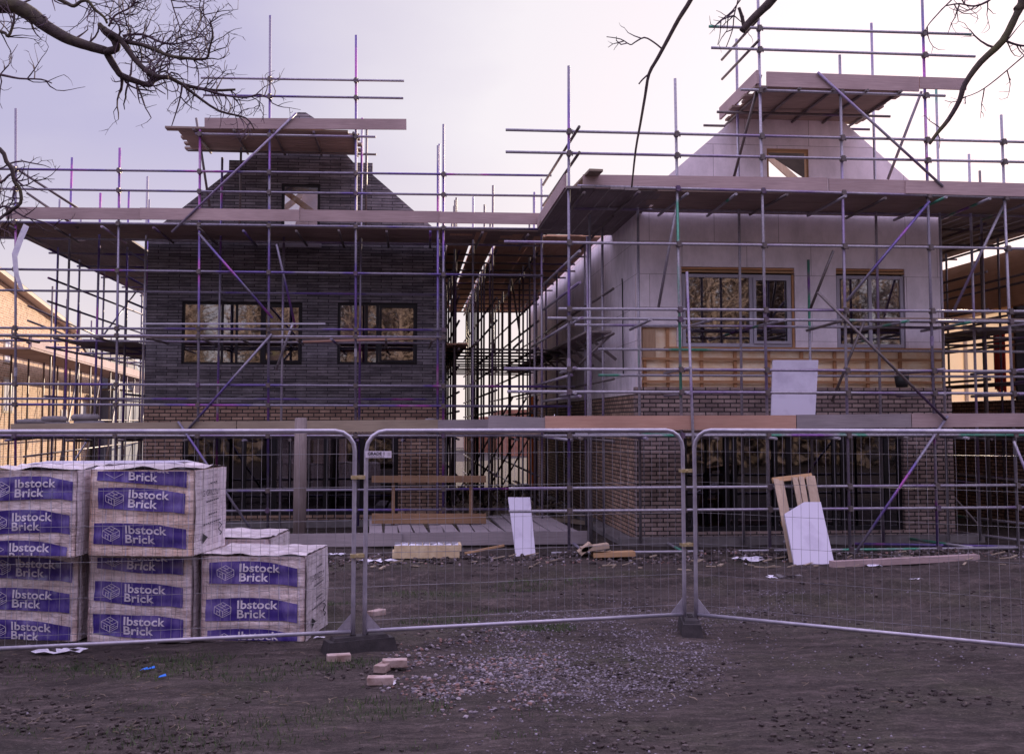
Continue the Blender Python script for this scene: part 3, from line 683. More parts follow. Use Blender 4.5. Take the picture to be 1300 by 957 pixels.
# ---- gap scaffolds (return runs going back)
def runscaf(label, rows, y0, y1, step, mat, zs, lx, rails, decks, brace=True, skip=0, tops=6.9):
    T = Thing('scaffolding', label, 'scaffolding', ((rows[0]+rows[-1])/2, y0, 0))
    ysn = []; y = y0
    while y <= y1: ysn.append(y); y += step
    for ri, X in enumerate(rows):
        for i, y in enumerate(ysn):
            if i < skip: continue
            xx = X + random.uniform(-.06, .06); yy = y + random.uniform(-.3, .3)
            T.tube('standard', (xx, yy, .03), (xx+random.uniform(-.03, .03), yy, tops+random.uniform(-.3, .5)), mat)
        for z in rails:
            T.tube('ledger', (X+.05, y0-.3, z+random.uniform(-.03, .03)), (X+.05, y1+.5, z+random.uniform(-.06, .06)), mat)
    for z in zs:
        for y in [y0 + .6 + i*step for i in range(len(ysn))]:
            T.tube('transom', (lx[0], y, z), (lx[1]+random.uniform(-.1, .2), y, z+random.uniform(-.02, .02)), mat)
    for d in decks: boards(T, *d[:6], along='y', gap=d[6] if len(d) > 6 else .012, miss=d[7] if len(d) > 7 else ())
    if brace:
        for i in range(0, len(ysn)-2, 2):
            T.tube('brace', (rows[i % len(rows)]-.06, ysn[i], .2 + 2*(i % 3)), (rows[i % len(rows)]-.06, ysn[i+2], 2.1 + 2*(i % 3)), mat)
    return T
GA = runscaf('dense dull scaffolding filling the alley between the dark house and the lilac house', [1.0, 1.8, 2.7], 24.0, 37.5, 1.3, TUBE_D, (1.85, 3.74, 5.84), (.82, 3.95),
        [.5, 1.0, 1.8, 2.35, 2.8, 3.3, 3.7, 4.3, 4.8, 5.8],
        [(.80, 1.2, 22.0, 38.2, ZL, DECKY, .003), (1.31, 1.72, 22.0, 38.2, ZL, DECKY, .003), (1.83, 2.45, 22.3, 38.2, ZL, DECKY, .003), (2.52, 3.9, 22.3, 38.2, ZL, DECKY, .003), (.80, 1.35, 24, 38, 3.80, DECKY), (3.25, 3.75, 20.2, 38, 3.78, DECKG)])
for y in (22.0, 23.3): GA.tube('standard', (2.62, y, .03), (2.62, y, 7.0), TUBE_R); 
for z in (1.85, 3.75, 2.9): GA.tube('ledger', (2.62, 17.9, z), (2.62, 24, z), TUBE_R)
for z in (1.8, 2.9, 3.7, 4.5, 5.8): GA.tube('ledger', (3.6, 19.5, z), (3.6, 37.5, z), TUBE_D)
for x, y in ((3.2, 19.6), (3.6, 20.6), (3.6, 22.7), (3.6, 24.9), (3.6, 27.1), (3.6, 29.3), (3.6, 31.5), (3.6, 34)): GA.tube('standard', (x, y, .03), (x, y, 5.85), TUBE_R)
GA.tube('brace', (3.1, 20.2, 3.2), (3.7, 20.2, 3.75), TUBE_D)
m = MB()
for y in (20.6, 21.9, 23.2, 24.5, 26, 27.5):
    m = MB(); m.beam((3.3, y, 3.74), (3.85, y, 3.3), .04, .05); GA.add('brace', m, TUBE_D)
for i in range(4):
    a = V((1.2+.5*i, 29+i*1.3, .2)); GA.tube('brace', a, a+V((1.6, 1.2, 2.6)), TUBE_D)
GL = runscaf('violet scaffolding going back down the left side of the dark house', [-7.66, -6.05], 24.6, 36, 2.1, TUBE_V, (1.85, 3.76, 5.84), (-7.9, -5.7),
        [1.0, 1.8, 2.7, 3.7, 4.7, 5.2, 5.8], [(-7.9, -5.75, 23.7, 33, ZL, DECKG), (-7.2, -5.8, 23.7, 34, 3.80, DECKG)], tops=7.0)
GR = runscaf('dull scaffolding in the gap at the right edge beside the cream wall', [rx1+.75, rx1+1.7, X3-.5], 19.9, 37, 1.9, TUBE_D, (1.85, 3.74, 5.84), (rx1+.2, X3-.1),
        [1.0, 1.8, 2.9, 3.7, 4.2, 4.9, 5.8], [(rx1+.12, X3-.05, 19.3, 37, ZL, DECKG, .02), (rx1+.5, rx1+1.4, 19.3, 36, 3.80, DECKG)], tops=6.6)

# ------------------------------------------------------------------ FAR BUILDINGS
A0 = PD(0, 535, 34); hv = (PD(379, 533, 100) - V((0, 0, 2.15))); dv = V((379-519, 1420, 0)); dv = V((dv.x, dv.y, 0)).normalized()
A0 = V((A0.x, A0.y, 0))
def onplane(px, py):      # point of the far wall's vertical plane seen there
    d = ray(px, py); nrm = V((dv.y, -dv.x, 0)); t = (A0 - CAM).dot(nrm) / d.dot(nrm); return CAM + d*t
FB = Thing('brick_house', 'sunlit orange brick house with a sloping verge at the left edge', 'house', A0)
p1 = onplane(-60, 312); p2 = onplane(92, 424); p3 = onplane(128, 478); g1 = V((p3.x, p3.y, 0)); g0 = V((onplane(-60, 535).x, onplane(-60, 535).y, 0))
nv = V((-dv.y, dv.x, 0)) 
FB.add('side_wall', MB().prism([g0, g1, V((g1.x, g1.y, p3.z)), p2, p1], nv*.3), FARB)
FB.add('verge', MB().beam(p1+V((0, 0, .1)), p2+V((0, 0, .1)), .6, .13), STONE)
FB.add('roof', MB().prism([p1+V((0,0,.2)), p2+V((0,0,.2)), p3+V((0,0,.1)), p3+V((0,0,.3)), p2+V((0,0,.42)), p1+V((0,0,.42))], nv*7), SLATE)
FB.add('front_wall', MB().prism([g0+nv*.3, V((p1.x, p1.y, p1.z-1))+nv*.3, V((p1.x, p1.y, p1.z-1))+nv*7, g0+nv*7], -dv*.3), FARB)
for (a, b, c, d) in ((4, 432, 14, 462), (2, 480, 16, 524), (58, 436, 63, 460), (88, 448, 92, 462), (100, 510, 108, 540), (76, 520, 84, 545)):
    q = [onplane(a, d), onplane(c, d), onplane(c, b), onplane(a, b)]; z0, z1 = q[1].z, q[2].z
    q = [V((q[0].x, q[0].y, z0)), V((q[1].x, q[1].y, z0)), V((q[1].x, q[1].y, z1)), V((q[0].x, q[0].y, z1))]
    m = MB().prism([x_ - nv*.03 for x_ in q], nv*.1); w = FB.add('window', m, STONE)
    q2 = [x_ - nv*.04 + (sum(q, V((0, 0, 0)))/4 - x_)*.12 for x_ in q]; FB.add('pane', MB().prism(q2, nv*.012), FRAME_L, w)
FS = Thing('scaffolding', 'distant scaffolding along the sunlit orange brick house', 'scaffolding', A0)
for i in range(11):
    b = A0 + dv*(-1 + i*2.2) - nv*1.6; FS.tube('standard', b, b+V((0, 0, 6.2-.15*i)), TUBE_D, .03)
    b = A0 + dv*(-1 + i*2.2) - nv*.5; FS.tube('standard', b, b+V((0, 0, 4.9)), TUBE_D, .03)
for z in (1.2, 2.2, 4.3, 4.9, 5.3): b = A0 - dv*4 - nv*1.6; FS.tube('ledger', b+V((0, 0, z)), b+dv*28+V((0, 0, z)), TUBE_D, .03)
for i in range(5): b = A0+dv*(i*4.4)-nv*1.65; FS.tube('brace', b+V((0,0,.2)), b+dv*3.2+V((0,0,4)), TUBE_D, .03)
m = MB(); b = A0 - dv*4; k0 = V((0, 0, 4.12))
m.quadbox([b-nv*1.7+k0, b+dv*26-nv*1.7+k0, b+dv*26-nv*.3+k0, b-nv*.3+k0] + [q+V((0,0,.05)) for q in (b-nv*1.7+k0, b+dv*26-nv*1.7+k0, b+dv*26-nv*.3+k0, b-nv*.3+k0)]); FS.add('board_deck', m, TOE1)
m = MB(); m.beam(b-nv*1.7+V((0,0,4.32)), b+dv*26-nv*1.7+V((0,0,4.32)), .04, .28); FS.add('toe_board', m, TOE1)

def block(name, label, x0, x1, y0, y1, h, mat, roofh=0, roofm=SLATE, wins=0, group=None):
    T = Thing(name, label, 'house', ((x0+x1)/2, y0, 0), group)
    m = MB(); m.box(x0, x1, y0, y1, 0, h); T.add('wall', m, mat)
    if roofh:
        xm = (x0+x1)/2; T.add('roof', MB().prism([(x0-.3, y0-.3, h+.01), (x1+.3, y0-.3, h+.01), (xm, y0-.3, h+roofh)], (0, y1-y0+.6, 0)), roofm)
    for i in range(wins):
        x = x0 + (i+.5)*(x1-x0)/wins
        for z in (1.0, 3.6):
            if z+1.2 < h:
                w = T.add('window', MB().box(x-.5, x+.5, y0-.05, y0-.003, z, z+1.2), FRAME_L); T.add('pane', MB().box(x-.42, x+.42, y0-.07, y0-.052, z+.08, z+1.12), FRAME_D, w)
    return T
def gx(px, Y): return XP(px, Y)
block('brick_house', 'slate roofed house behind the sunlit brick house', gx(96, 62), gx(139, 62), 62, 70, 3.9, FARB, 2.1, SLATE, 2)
block('site_building', 'blue-grey clad building at the end of the left alley', gx(124, 50), gx(143, 50), 50, 56, 3.5, BLUEM)
block('brick_house', 'pale sunlit house seen past the corner of the dark house', gx(143, 66), gx(182, 66), 66, 74, 4.6, STONE, 0, SLATE, 3)
block('brick_house', 'low red brick house seen through the alley', gx(596, 78), gx(640, 78), 78, 86, 1.6, REDB, .9, REDB)
block('brick_house', 'red brick house at the end of the alley beside the lilac house', gx(642, 70), gx(700, 70), 70, 80, 2.9, REDB, 0)
block('garden_wall', 'pale low wall across the far end of the alley', gx(560, 92), gx(760, 92), 92, 92.4, 1.3, STONE)
pole = MB().box(gx(672, 36), gx(680, 36), 36, 36.25, 0, 3.0)
solo('orange_barrier', pole, simple('orange_plastic', (.7, .2, .05), None, .5), 'upright orange panel at the far end of the alley', 'barrier')

# ------------------------------------------------------------------ FENCE PANELS
J1 = PZ(456, 824, 0); J2 = PZ(876, 800, 0); J1.z = J2.z = 0
E1 = PZ(0, 823, .17); E1.z = 0; E3 = PZ(1300, 820, .17); E3.z = 0
d1 = (E1 - J1).normalized(); d3 = (E3 - J2).normalized(); d2 = (J2 - J1).normalized()
def fence_panel(A, B, label, group, z0=.17, z1=2.06, clamps=(), lean=None):
    T = Thing('site_fence', label, 'fence panel', A, group)
    d = (B - A); L = d.length; d = d / L; n = V((-d.y, d.x, 0)); r = .19
    def P(u, z): return A + d*u + V((0, 0, z)) + (n * lean * z if lean else V((0, 0, 0)))
    pts = [P(0, z0-.10)] + [P(0, z0+.3)] + [P(0, z1-r)] + [P(r-r*math.cos(a), z1-r+r*math.sin(a)) for a in (.4, .8, 1.2)] + [P(r, z1), P(L-r, z1)] + [P(L-r+r*math.sin(a), z1-r+r*math.cos(a)) for a in (.4, .8, 1.2)] + [P(L, z1-r), P(L, z0+.3), P(L, z0-.10)]
    m = MB(); m.smooth = True; m.path(pts, .021, 10); T.add('frame', m, FENCE)
    T.tube('bottom_rail', P(.02, z0), P(L-.02, z0), FENCE, .019)
    m = MB(); nw = int(L/.085)
    for i in range(1, nw):
        u = i*L/nw; zt = z1-.02
        if u < r: zt = z1-r+math.sqrt(max(0, r*r-(r-u)**2))
        if u > L-r: zt = z1-r+math.sqrt(max(0, r*r-(u-L+r)**2))
        j = noise.noise(V((u*3, A.x, 0)))*.012
        pp = [P(u+(noise.noise(V((u*9+q, A.y, q)))*.006), z0+(zt-z0)*q/5)+n*(j*math.sin(q*.63)) for q in range(6)]
        m.path(pp, .0019, 3, False)
    zz = z1-.22
    for k_ in range(6):
        if zz < z0+.05: break
        m.path([P(u_*L, zz+noise.noise(V((u_*4, k_, A.x)))*.006) for u_ in [i/12 for i in range(13)]], .0022, 3, False); zz -= .315
    T.add('wire_mesh', m, WIRE)
    for s, u in ((1, .0), (-1, L)):
        g_ = MB().prism([P(u, z0+.02), P(u+s*.15, z0+.02), P(u, z0+.19)], n*.005); T.add('gusset', g_, FENCE)
    for u, z in clamps:
        p = P(u, z); m = MB(); m.beam(p - d*.055 - n*.03, p + d*.075 - n*.03, .03, .035); m.beam(p - d*.05 + n*.03, p + d*.07 + n*.03, .02, .03); m.tube(p + d*.01 - n*.07, p + d*.01 + n*.06, .009, 6); T.add('panel_clamp', m, CLAMP)
    return T
fence_panel(J1 + d1*3.45, J1 + d1*.06, 'mesh fence panel standing in front of the brick packs', 'temporary fence panels', clamps=((3.39+.02, 1.62), (3.41, .88)))
fence_panel(J1 + d2*.05, J2 - d2*.06, 'mesh fence panel carrying the small GRADE sign', 'temporary fence panels', clamps=(((J2-J1).length-.09, 1.64), ((J2-J1).length-.09, .88)))
fence_panel(J2 + d3*.07, J2 + d3*3.5, 'mesh fence panel in front of the leaning pallet', 'temporary fence panels')
q0 = PZ(18, 700, .0); 
YB = 12.2
fence_panel(V((XP(20, YB), YB, 0)), V((XP(243, YB), YB+.1, 0)), 'low fence panel stacked behind the brick packs', 'fence panels behind the packs', .06, 1.70, lean=.05)
fence_panel(V((XP(30, YB), YB+.12, 0)), V((XP(256, YB), YB+.22, 0)), 'rearmost low fence panel behind the brick packs', 'fence panels behind the packs', .06, 1.71, lean=.05)
def fblock(c, yaw, label):
    T = Thing('fence_block', label, 'fence block', V((c.x, c.y, gh(c.x, c.y))), 'blocks carrying the fence panels')
    m = MB(); M_ = Matrix.Rotation(yaw, 4, 'Z'); w, d, h = .36, .11, .15
    lo = [(-w, -d), (w, -d), (w, d), (-w, d)]; hi = [(-w+.04, -d+.02), (w-.04, -d+.02), (w-.04, d-.02), (-w+.04, d-.02)]
    m.quadbox([T.loc + M_ @ V((x, y, -.03)) for x, y in lo] + [T.loc + M_ @ V((x, y, h*.8)) for x, y in hi])
    m.quadbox([T.loc + M_ @ V((x*.86, y*.8, h*.8)) for x, y in hi] + [T.loc + M_ @ V((x*.8, y*.7, h)) for x, y in hi])
    T.add('body', m, BLOCKM)
    m = MB()
    for s in (-.06, .06): 
        p = T.loc + M_ @ V((s, 0, 0)); m.path([p+V((0, 0, h-.02)), p+V((0, 0, h+.015))], .028, 10)
    T.add('socket_rim', m, BLOCKM)
fblock(J1, math.radians(22), 'dark rubber block lengthwise under the left fence joint')
fblock(J2, math.radians(80), 'dark rubber block end-on under the right fence joint')
fblock(J1 + d1*3.5, math.radians(20), 'dark rubber block near the left stack of packs')
# GRADE sign
def text_mb(s, size, bold=.0, sx=1.0):
    cu = bpy.data.curves.new('t', 'FONT'); cu.body = s; cu.size = size; cu.offset = bold*size; cu.resolution_u = 3; cu.space_character = 1.02
    ob = bpy.data.objects.new('t', cu); COL.objects.link(ob)
    dg = bpy.context.evaluated_depsgraph_get(); me = bpy.data.meshes.new_from_object(ob.evaluated_get(dg))
    vs = [V((v.co.x*sx, v.co.y, 0)) for v in me.vertices]; fs = [tuple(p.vertices) for p in me.polygons]
    bpy.data.objects.remove(ob); bpy.data.curves.remove(cu); bpy.data.meshes.remove(me); return vs, fs
n2 = V((-d2.y, d2.x, 0))
def onf(px, py, off=-.03):
    dd = ray(px, py); t = (J1 + n2*off - CAM).dot(n2) / dd.dot(n2); return CAM + dd*t
q = [onf(464, 581), onf(497, 581), onf(497, 572.5), onf(464, 572.5)]
SG = Thing('sign', 'small white sign reading GRADE 1 tied to the middle fence panel', 'sign', q[0])
SG.add('plate', MB().prism(q, n2*.004), simple('white_sign', (.62, .56, .68), None, .5))
vs, fs = text_mb('GRADE 1', .041, .035, 1.0); m = MB(); uo = q[0] + (q[1]-q[0])*.08 + V((0, 0, .026)) - n2*.003
m.v = [uo + d2*v.x + V((0, 0, v.y)) for v in vs]; m.f = fs; SG.add('lettering', m, PRINT)
m = MB(); 
for i in range(9): a = q[0]+d2*(.03+i*.017)+V((0, 0, .011))-n2*.003; m.beam(a, a+d2*.012, .001, .006)
for i in range(3): a = q[0]+d2*(.212)+V((0, 0, .045-.011*i))-n2*.003; m.beam(a, a+d2*.03, .001, .0015)
SG.add('small_print', m, PRINT)

# ------------------------------------------------------------------ BRICK PACKS
W_, D_, H_ = 1.03, .93, .825
def bulge(x, z, s):
    e = max(0, abs(x)/.515-.93)/.07
    return .026*noise.noise(V((x*2.6, z*3.4, s))) + .010*noise.noise(V((x*13, z*7, s+5))) - .022*e*e + .004*math.sin(z*47)
def face_grid(m, U, Vv, fn, nu=22, nv=18):
    k = len(m.v)
    for j in range(nv+1):
        for i in range(nu+1): m.v.append(fn(i/nu, j/nv))
    for j in range(nv):
        for i in range(nu): m.f.append((k+j*(nu+1)+i, k+j*(nu+1)+i+1, k+(j+1)*(nu+1)+i+1, k+(j+1)*(nu+1)+i))
def clip_mesh(vs, fs, zlo, zhi):
    bm = bmesh.new(); bv = [bm.verts.new(v) for v in vs]
    for f in fs:
        try: bm.faces.new([bv[i] for i in f])
        except ValueError: pass
    for co, no in (((0, 0, zlo), (0, 0, -1)), ((0, 0, zhi), (0, 0, 1))):
        bmesh.ops.bisect_plane(bm, geom=bm.verts[:]+bm.edges[:]+bm.faces[:], plane_co=co, plane_no=no, clear_outer=True)
    bm.verts.index_update(); vo = [v.co.copy() for v in bm.verts]; fo_ = [tuple(v.index for v in f.verts) for f in bm.faces]; bm.free(); return vo, fo_
TXI = text_mb('Ibstock', .112, .020, 1.2); TXB = text_mb('Brick', .112, .020, 1.2)
def logo_lines():
    L = []; a = .062; h = .028; H2 = .052
    def iso(x, y, z): return ((x - y)*.866, (x + y)*.42 + z)
    def seg(p, q): L.append((iso(*p), iso(*q)))
    S = .078; T = .045
    # isometric brick stack: outline and courses
    seg((0,0,0),(S,0,0)); seg((0,0,0),(0,S,0)); seg((0,0,0),(0,0,T)); seg((S,0,0),(S,0,T)); seg((0,S,0),(0,S,T))
    seg((0,0,T),(S,0,T)); seg((0,0,T),(0,S,T)); seg((S,0,T),(S,S,T)); seg((0,S,T),(S,S,T))
    seg((0,0,T/3),(S,0,T/3)); seg((0,0,2*T/3),(S*.6,0,2*T/3)); seg((0,S*.33,0),(0,S*.33,T)); seg((0,S*.66,0),(0,S*.66,T*.7))
    seg((S*.33,0,T),(S*.33,S,T)); seg((S*.66,S*.3,T),(S*.66,S,T)); seg((S*.33,S*.5,T),(S,S*.5,T)); seg((0,S*.33,T*.6),(0,S*.66,T*.6))
    return L
LOGO = logo_lines()
def make_pack(label, corner, yaw, zb_, banners, mat, side=True, side_text=True, group='brick packs'):
    """corner = front right bottom corner in the world"""
    T = Thing('brick_pack', label, 'brick pack', (0, 0, 0), group)
    sd = random.random()*50
    def FR(x, z, off=0): return V((x, -D_/2 - bulge(x, z, sd) - off, z))
    m = MB(); m.smooth = True
    face_grid(m, 0, 0, lambda u, v: FR((u-.5)*W_*(1+.012*noise.noise(V((u*2, v*7, sd)))), v*H_), 40, 34)
    face_grid(m, 0, 0, lambda u, v: V(((.5-u)*W_, D_/2, v*H_)), 4, 4)
    face_grid(m, 0, 0, lambda u, v: V((-W_/2, (.5-u)*D_, v*H_)), 4, 4)
    face_grid(m, 0, 0, lambda u, v: V((W_/2, (u-.5)*D_, v*H_)), 4, 4)
    face_grid(m, 0, 0, lambda u, v: V(((u-.5)*W_, (v-.5)*D_, H_)), 4, 4); face_grid(m, 0, 0, lambda u, v: V(((u-.5)*W_, (.5-v)*D_, 0)), 4, 4)
    T.add('bricks', m, mat)
    m = MB(); m.smooth = True
    face_grid(m, 0, 0, lambda u, v: V((W_/2+.006+.016*(noise.noise(V((u*9, v*2.5, sd)))+.5), (u-.5)*D_*1.004, v*H_*.985+.008)), 26, 14)
    T.add('side_film', m, FILM)
    m = MB(); m.smooth = True
    face_grid(m, 0, 0, lambda u, v: V(((u-.5)*(W_+.012), (v-.5)*(D_+.012), H_+.006+.03*(noise.noise(V((u*5, v*5, sd)))+.5))), 20, 20)
    T.add('top_film', m, FILM)
    for (zc, dx, dw) in banners:
        w, h = .88+dw, .20; x0 = -w/2+dx; tl = random.uniform(-.012, .012)
        def wave(t): return .018*math.sin(t*3.1+sd)+tl*(t-.5)*2 - .02*max(0, t-.85)/.15
        N = 44; m = MB(); vs_ = []; fs_ = []
        for i in range(N+1):
            t = i/N; x = x0+w*t; b0 = zc-h/2+wave(t)-.012*math.sin(t*math.pi)*1; b1 = zc+h/2+wave(t+.15)*.8+.012*math.sin(t*math.pi)
            for j in range(10): vs_.append(V((x, 0, b0+(b1-b0)*j/9)))
        for i in range(N):
            for j in range(9): a = i*10+j; fs_.append((a, a+10, a+11, a+1))
        vs_, fs_ = clip_mesh(vs_, fs_, .012, H_-.012)
        m.v = [FR(v.x, v.z, .009) for v in vs_]; m.f = fs_; m.smooth = True
        if not vs_: continue
        bn = T.add('label_band', m, NAVY)
        m = MB(); tx = x0 + w*.34
        pos_ = [(TXI, tx, zc+.010), (TXB, tx, zc-.080)]
        av = []; af = []
        for (tv, tf), ox, oz in pos_:
            k_ = len(av); av += [V((v.x+ox, 0, v.y+oz+wave((v.x+ox-x0)/w)*.8)) for v in tv]; af += [tuple(i+k_ for i in f) for f in tf]
        if av:
            av, af = clip_mesh(av, af, .014, H_-.014); m.v = [FR(v.x, v.z, .016) for v in av]; m.f = af
            if av: T.add('lettering', m, WHITEP, bn)
        m = MB(); lx = x0 + w*.19; lz = zc-.070
        for (a, b) in LOGO:
            pa = V((lx+a[0]*1.25, 0, lz+a[1]*1.3+wave(.2)*.8)); pb = V((lx+b[0]*1.25, 0, lz+b[1]*1.3+wave(.2)*.8))
            if max(pa.z, pb.z) > H_-.02 or min(pa.z, pb.z) < .02: continue
            m.beam(FR(pa.x, pa.z, .016), FR(pb.x, pb.z, .016), .001, .0042, up=(0, 0, 1) if abs(pa.x-pb.x) > .004 else (1, 0, 0))
        if m.v: T.add('brick_emblem', m, WHITEP, bn)
    if side_text:
        xs_ = W_/2+.030
        def SP(u, z): return V((xs_, -D_/2 + u*D_, z))
        tv, tf = text_mb('G GRIZZLY', .085, .0, 1.25); m = MB(); m.v = [SP(.17, .56)+V((0, v.x, v.y)) for v in tv]; m.f = tf; T.add('side_print', m, PRINT)
        m = MB()
        for (u, z, n_, l_) in ((.42, .68, 4, .05), (.30, .50, 7, .05), (.38, .37, 5, .05), (.22, .28, 9, .055)):
            for i in range(n_): m.beam(SP(u, z)+V((0, i*(l_+.006), i*.002)), SP(u, z)+V((0, i*(l_+.006)+l_*.8, i*.002)), .001, .014)
        T.add('small_print', m, PRINT)
        m = MB().prism([SP(.2, .10), SP(.36, .15), SP(.2, .20)], (.002, 0, 0)); T.add('torn_hole', m, BLACKP)
        m = MB(); pp = [SP(.78+.05*math.sin(i*1.3), .14+i*.016) for i in range(9)]; m.path(pp, .006, 4); T.add('torn_slit', m, BLACKP)
    M_ = Matrix.Rotation(yaw, 4, 'Z'); cn = M_ @ V((W_/2, -D_/2, 0))
    T.o.rotation_euler = (0, 0, yaw); T.o.location = V((corner.x-cn.x, corner.y-cn.y, zb_))
    return T
yw = math.radians(-9)
c3 = PZ(386, 815, 0); c2 = PZ(242, 815, 0); c2u = PZ(245, 706, H_+.03); c1 = PZ(97, 814, 0); c1u = PZ(95, 707, H_+.03)
make_pack('single film wrapped brick pack with nothing on top, at the right end', c3, yw, .0, [(.655, 0, 0), (.30, -.01, .04), (.0, 0, .02)], PACK)
make_pack('lower film wrapped brick pack in the stack beside the single pack', c2, yw+.02, .0, [(.79, .0, -.02), (.475, -.01, 0), (.16, -.01, .02)], PACK, side_text=False)
make_pack('upper film wrapped brick pack with tan bricks and printed pale side', c2u, yw+.01, H_+.03, [(.80, .0, 0), (.54, 0, -.02), (.20, -.01, .03)], PACK2)
make_pack('lower film wrapped brick pack of the stack at the left edge', c1, yw+.01, .0, [(.70, .02, 0), (.40, 0, 0), (.09, 0, .02)], PACK, side_text=False)
make_pack('upper film wrapped brick pack of the stack at the left edge', c1u, yw+.0, H_+.03, [(.64, .04, 0), (.32, .02, 0), (.03, 0, 0)], PACK, side_text=False)
cb_ = PD(347, 700, 12.4); make_pack('brick pack half hidden behind the single pack', V((cb_.x, c3.y+1.12, 0)), yw+.05, .06, [], PACK, side_text=False)

# ------------------------------------------------------------------ LOOSE OBJECTS
def loose_brick(px, py, yaw, z, label, tilt=0, base=None):
    p = PZ(px, py, 0); m = MB(); m.box(-.107, .107, -.051, .051, 0, .065)
    bm = bmesh.new(); me = m.mesh('brick', LOOSEB); bm.from_mesh(me)
    bmesh.ops.bevel(bm, geom=bm.edges[:], offset=.005, segments=1, affect='EDGES'); bm.to_mesh(me); bm.free()
    o = bpy.data.objects.new('brick', me); COL.objects.link(o); o.location = (p.x, p.y, gh(p.x, p.y)-.005+z); o.rotation_euler = (tilt, 0, yaw)
    return props(o, label, 'brick', 'loose bricks')
loose_brick(430, 838, .15, 0, 'loose brick beside the fence block below the packs')
loose_brick(483, 869, -.05, 0, 'loose brick lying nearest the camera at the foot of the rubble')
loose_brick(487, 852, 1.2, .0, 'loose brick end-on behind the nearest one')
loose_brick(501, 850, .05, .03, 'loose brick resting across its end-on neighbour')
loose_brick(478, 780, .9, 0, 'loose brick lying behind the middle fence panel')

m = MB()
def leanboard(name, pts, ybot, ytop, pyb, pyt, th, mat, label, cat, group=None):
    pp = [PY(a, b, ybot + (ytop-ybot)*(pyb-b)/(pyb-pyt)) for a, b in pts]
    n_ = (pp[1]-pp[0]).cross(pp[-1]-pp[0]).normalized()
    if n_.y < 0: n_ = -n_
    return solo(name, MB().prism(pp, n_*th), mat, label, cat, group)
leanboard('insulation_board', [(655, 706), (680, 704), (673, 631), (645, 631)], 17.95, 18.5, 706, 631, .04, SHEET, 'narrow white board leaning in front of the alley', 'board')
leanboard('insulation_board', [(1009, 719), (1060, 718), (1042, 637), (1021, 637), (996, 652)], 16.6, 17.1, 719, 637, .04, SHEET, 'white board with a cut corner leaning on the timber pallet', 'board')
leanboard('insulation_board', [(979, 527), (1035, 527), (1039, 457), (981, 457)], 18.2, 18.55, 527, 457, .04, SHEET, 'white board standing on the first lift below the wide window', 'board')
PT = Thing('pallet', 'timber pallet frame leaning behind the white board with a cut corner', 'pallet', PY(1003, 720, 16.85))
def pq(px, py): return PY(px, py, 16.85 + .8*(720-py)/115)
for a, b in (((985, 608), (1007, 719)), ((991, 610), (1012, 716)), ((1009, 606), (1030, 715)), ((1017, 605), (1036, 715)), ((1026, 605), (1046, 712)), ((1031, 604), (1052, 712))):
    PT.add('slat', MB().beam(pq(*a), pq(*b), .085, .022, up=(0, -1, .4)), PALE)
for a, b in (((982, 610), (1032, 604)), ((994, 665), (1042, 660)), ((1004, 712), (1052, 708))):
    PT.add('bearer', MB().beam(pq(*a)+V((0, .06, 0)), pq(*b)+V((0, .06, 0)), .08, .05, up=(0, -1, .4)), NEWX)
solo('timber_length', MB().beam(PZ(1056, 716, .05), PZ(1240, 707, .05), .14, .09), TOE1, 'long pale timber lying in front of the right scaffolding', 'timber')
# stacked foam
for i, (dz, dx, lb) in enumerate(((0, 0, 'lower yellow foam slab of the two by the foot of the scaffolding'), (.1, .03, 'upper foil-topped yellow foam slab of the two by the foot of the scaffolding'))):
    p = PZ(541, 712, 0); T = Thing('foam_slab', lb, 'foam slab', V((p.x, p.y, gh(p.x, p.y)+dz)), 'foam slabs')
    m = MB(); x0 = p.x-.52+dx; m.box(x0, x0+1.03, p.y-.12, p.y+.3, T.loc.z, T.loc.z+.095); T.add('foam', m, FOAM)
    m = MB(); k = T.loc.z+.096
    for a_ in range(9): m.quadbox([(x0+a_*.11, p.y-.12, k), (x0+a_*.11+.1, p.y-.12, k), (x0+a_*.11+.1, p.y+.3, k), (x0+a_*.11, p.y+.3, k)] + [(x0+a_*.11+random.uniform(0, .04), p.y-.1, k+random.uniform(.005, .05 if i else .008)), (x0+a_*.11+.1, p.y-.1, k+random.uniform(.005, .05 if i else .008)), (x0+a_*.11+.1, p.y+.28, k+.01), (x0+a_*.11, p.y+.28, k+.01)])
    if i: T.add('foil_facing', m, FOILS)
for (a, b, c, d, z, lb) in ((737, 697, 772, 692, .19, 'upper short offcut of pale timber left of the scaffolding'), (752, 704, 805, 702, .08, 'lower short offcut of pale timber left of the scaffolding'), (735, 702, 750, 690, .12, 'split wedge of timber at the end of the offcuts')):
    p = PY(a, b, 17.3); q_ = PY(c, d, 17.3); solo('timber_offcut', MB().beam(p, q_, .22, .07), PALE if z > .1 else NEWX, lb, 'timber', 'timber offcuts')
solo('timber_stick', MB().beam(PZ(590, 702, .04), PZ(640, 692, .15), .05, .03), NEWX, 'thin stick propped beside the narrow white board', 'timber')
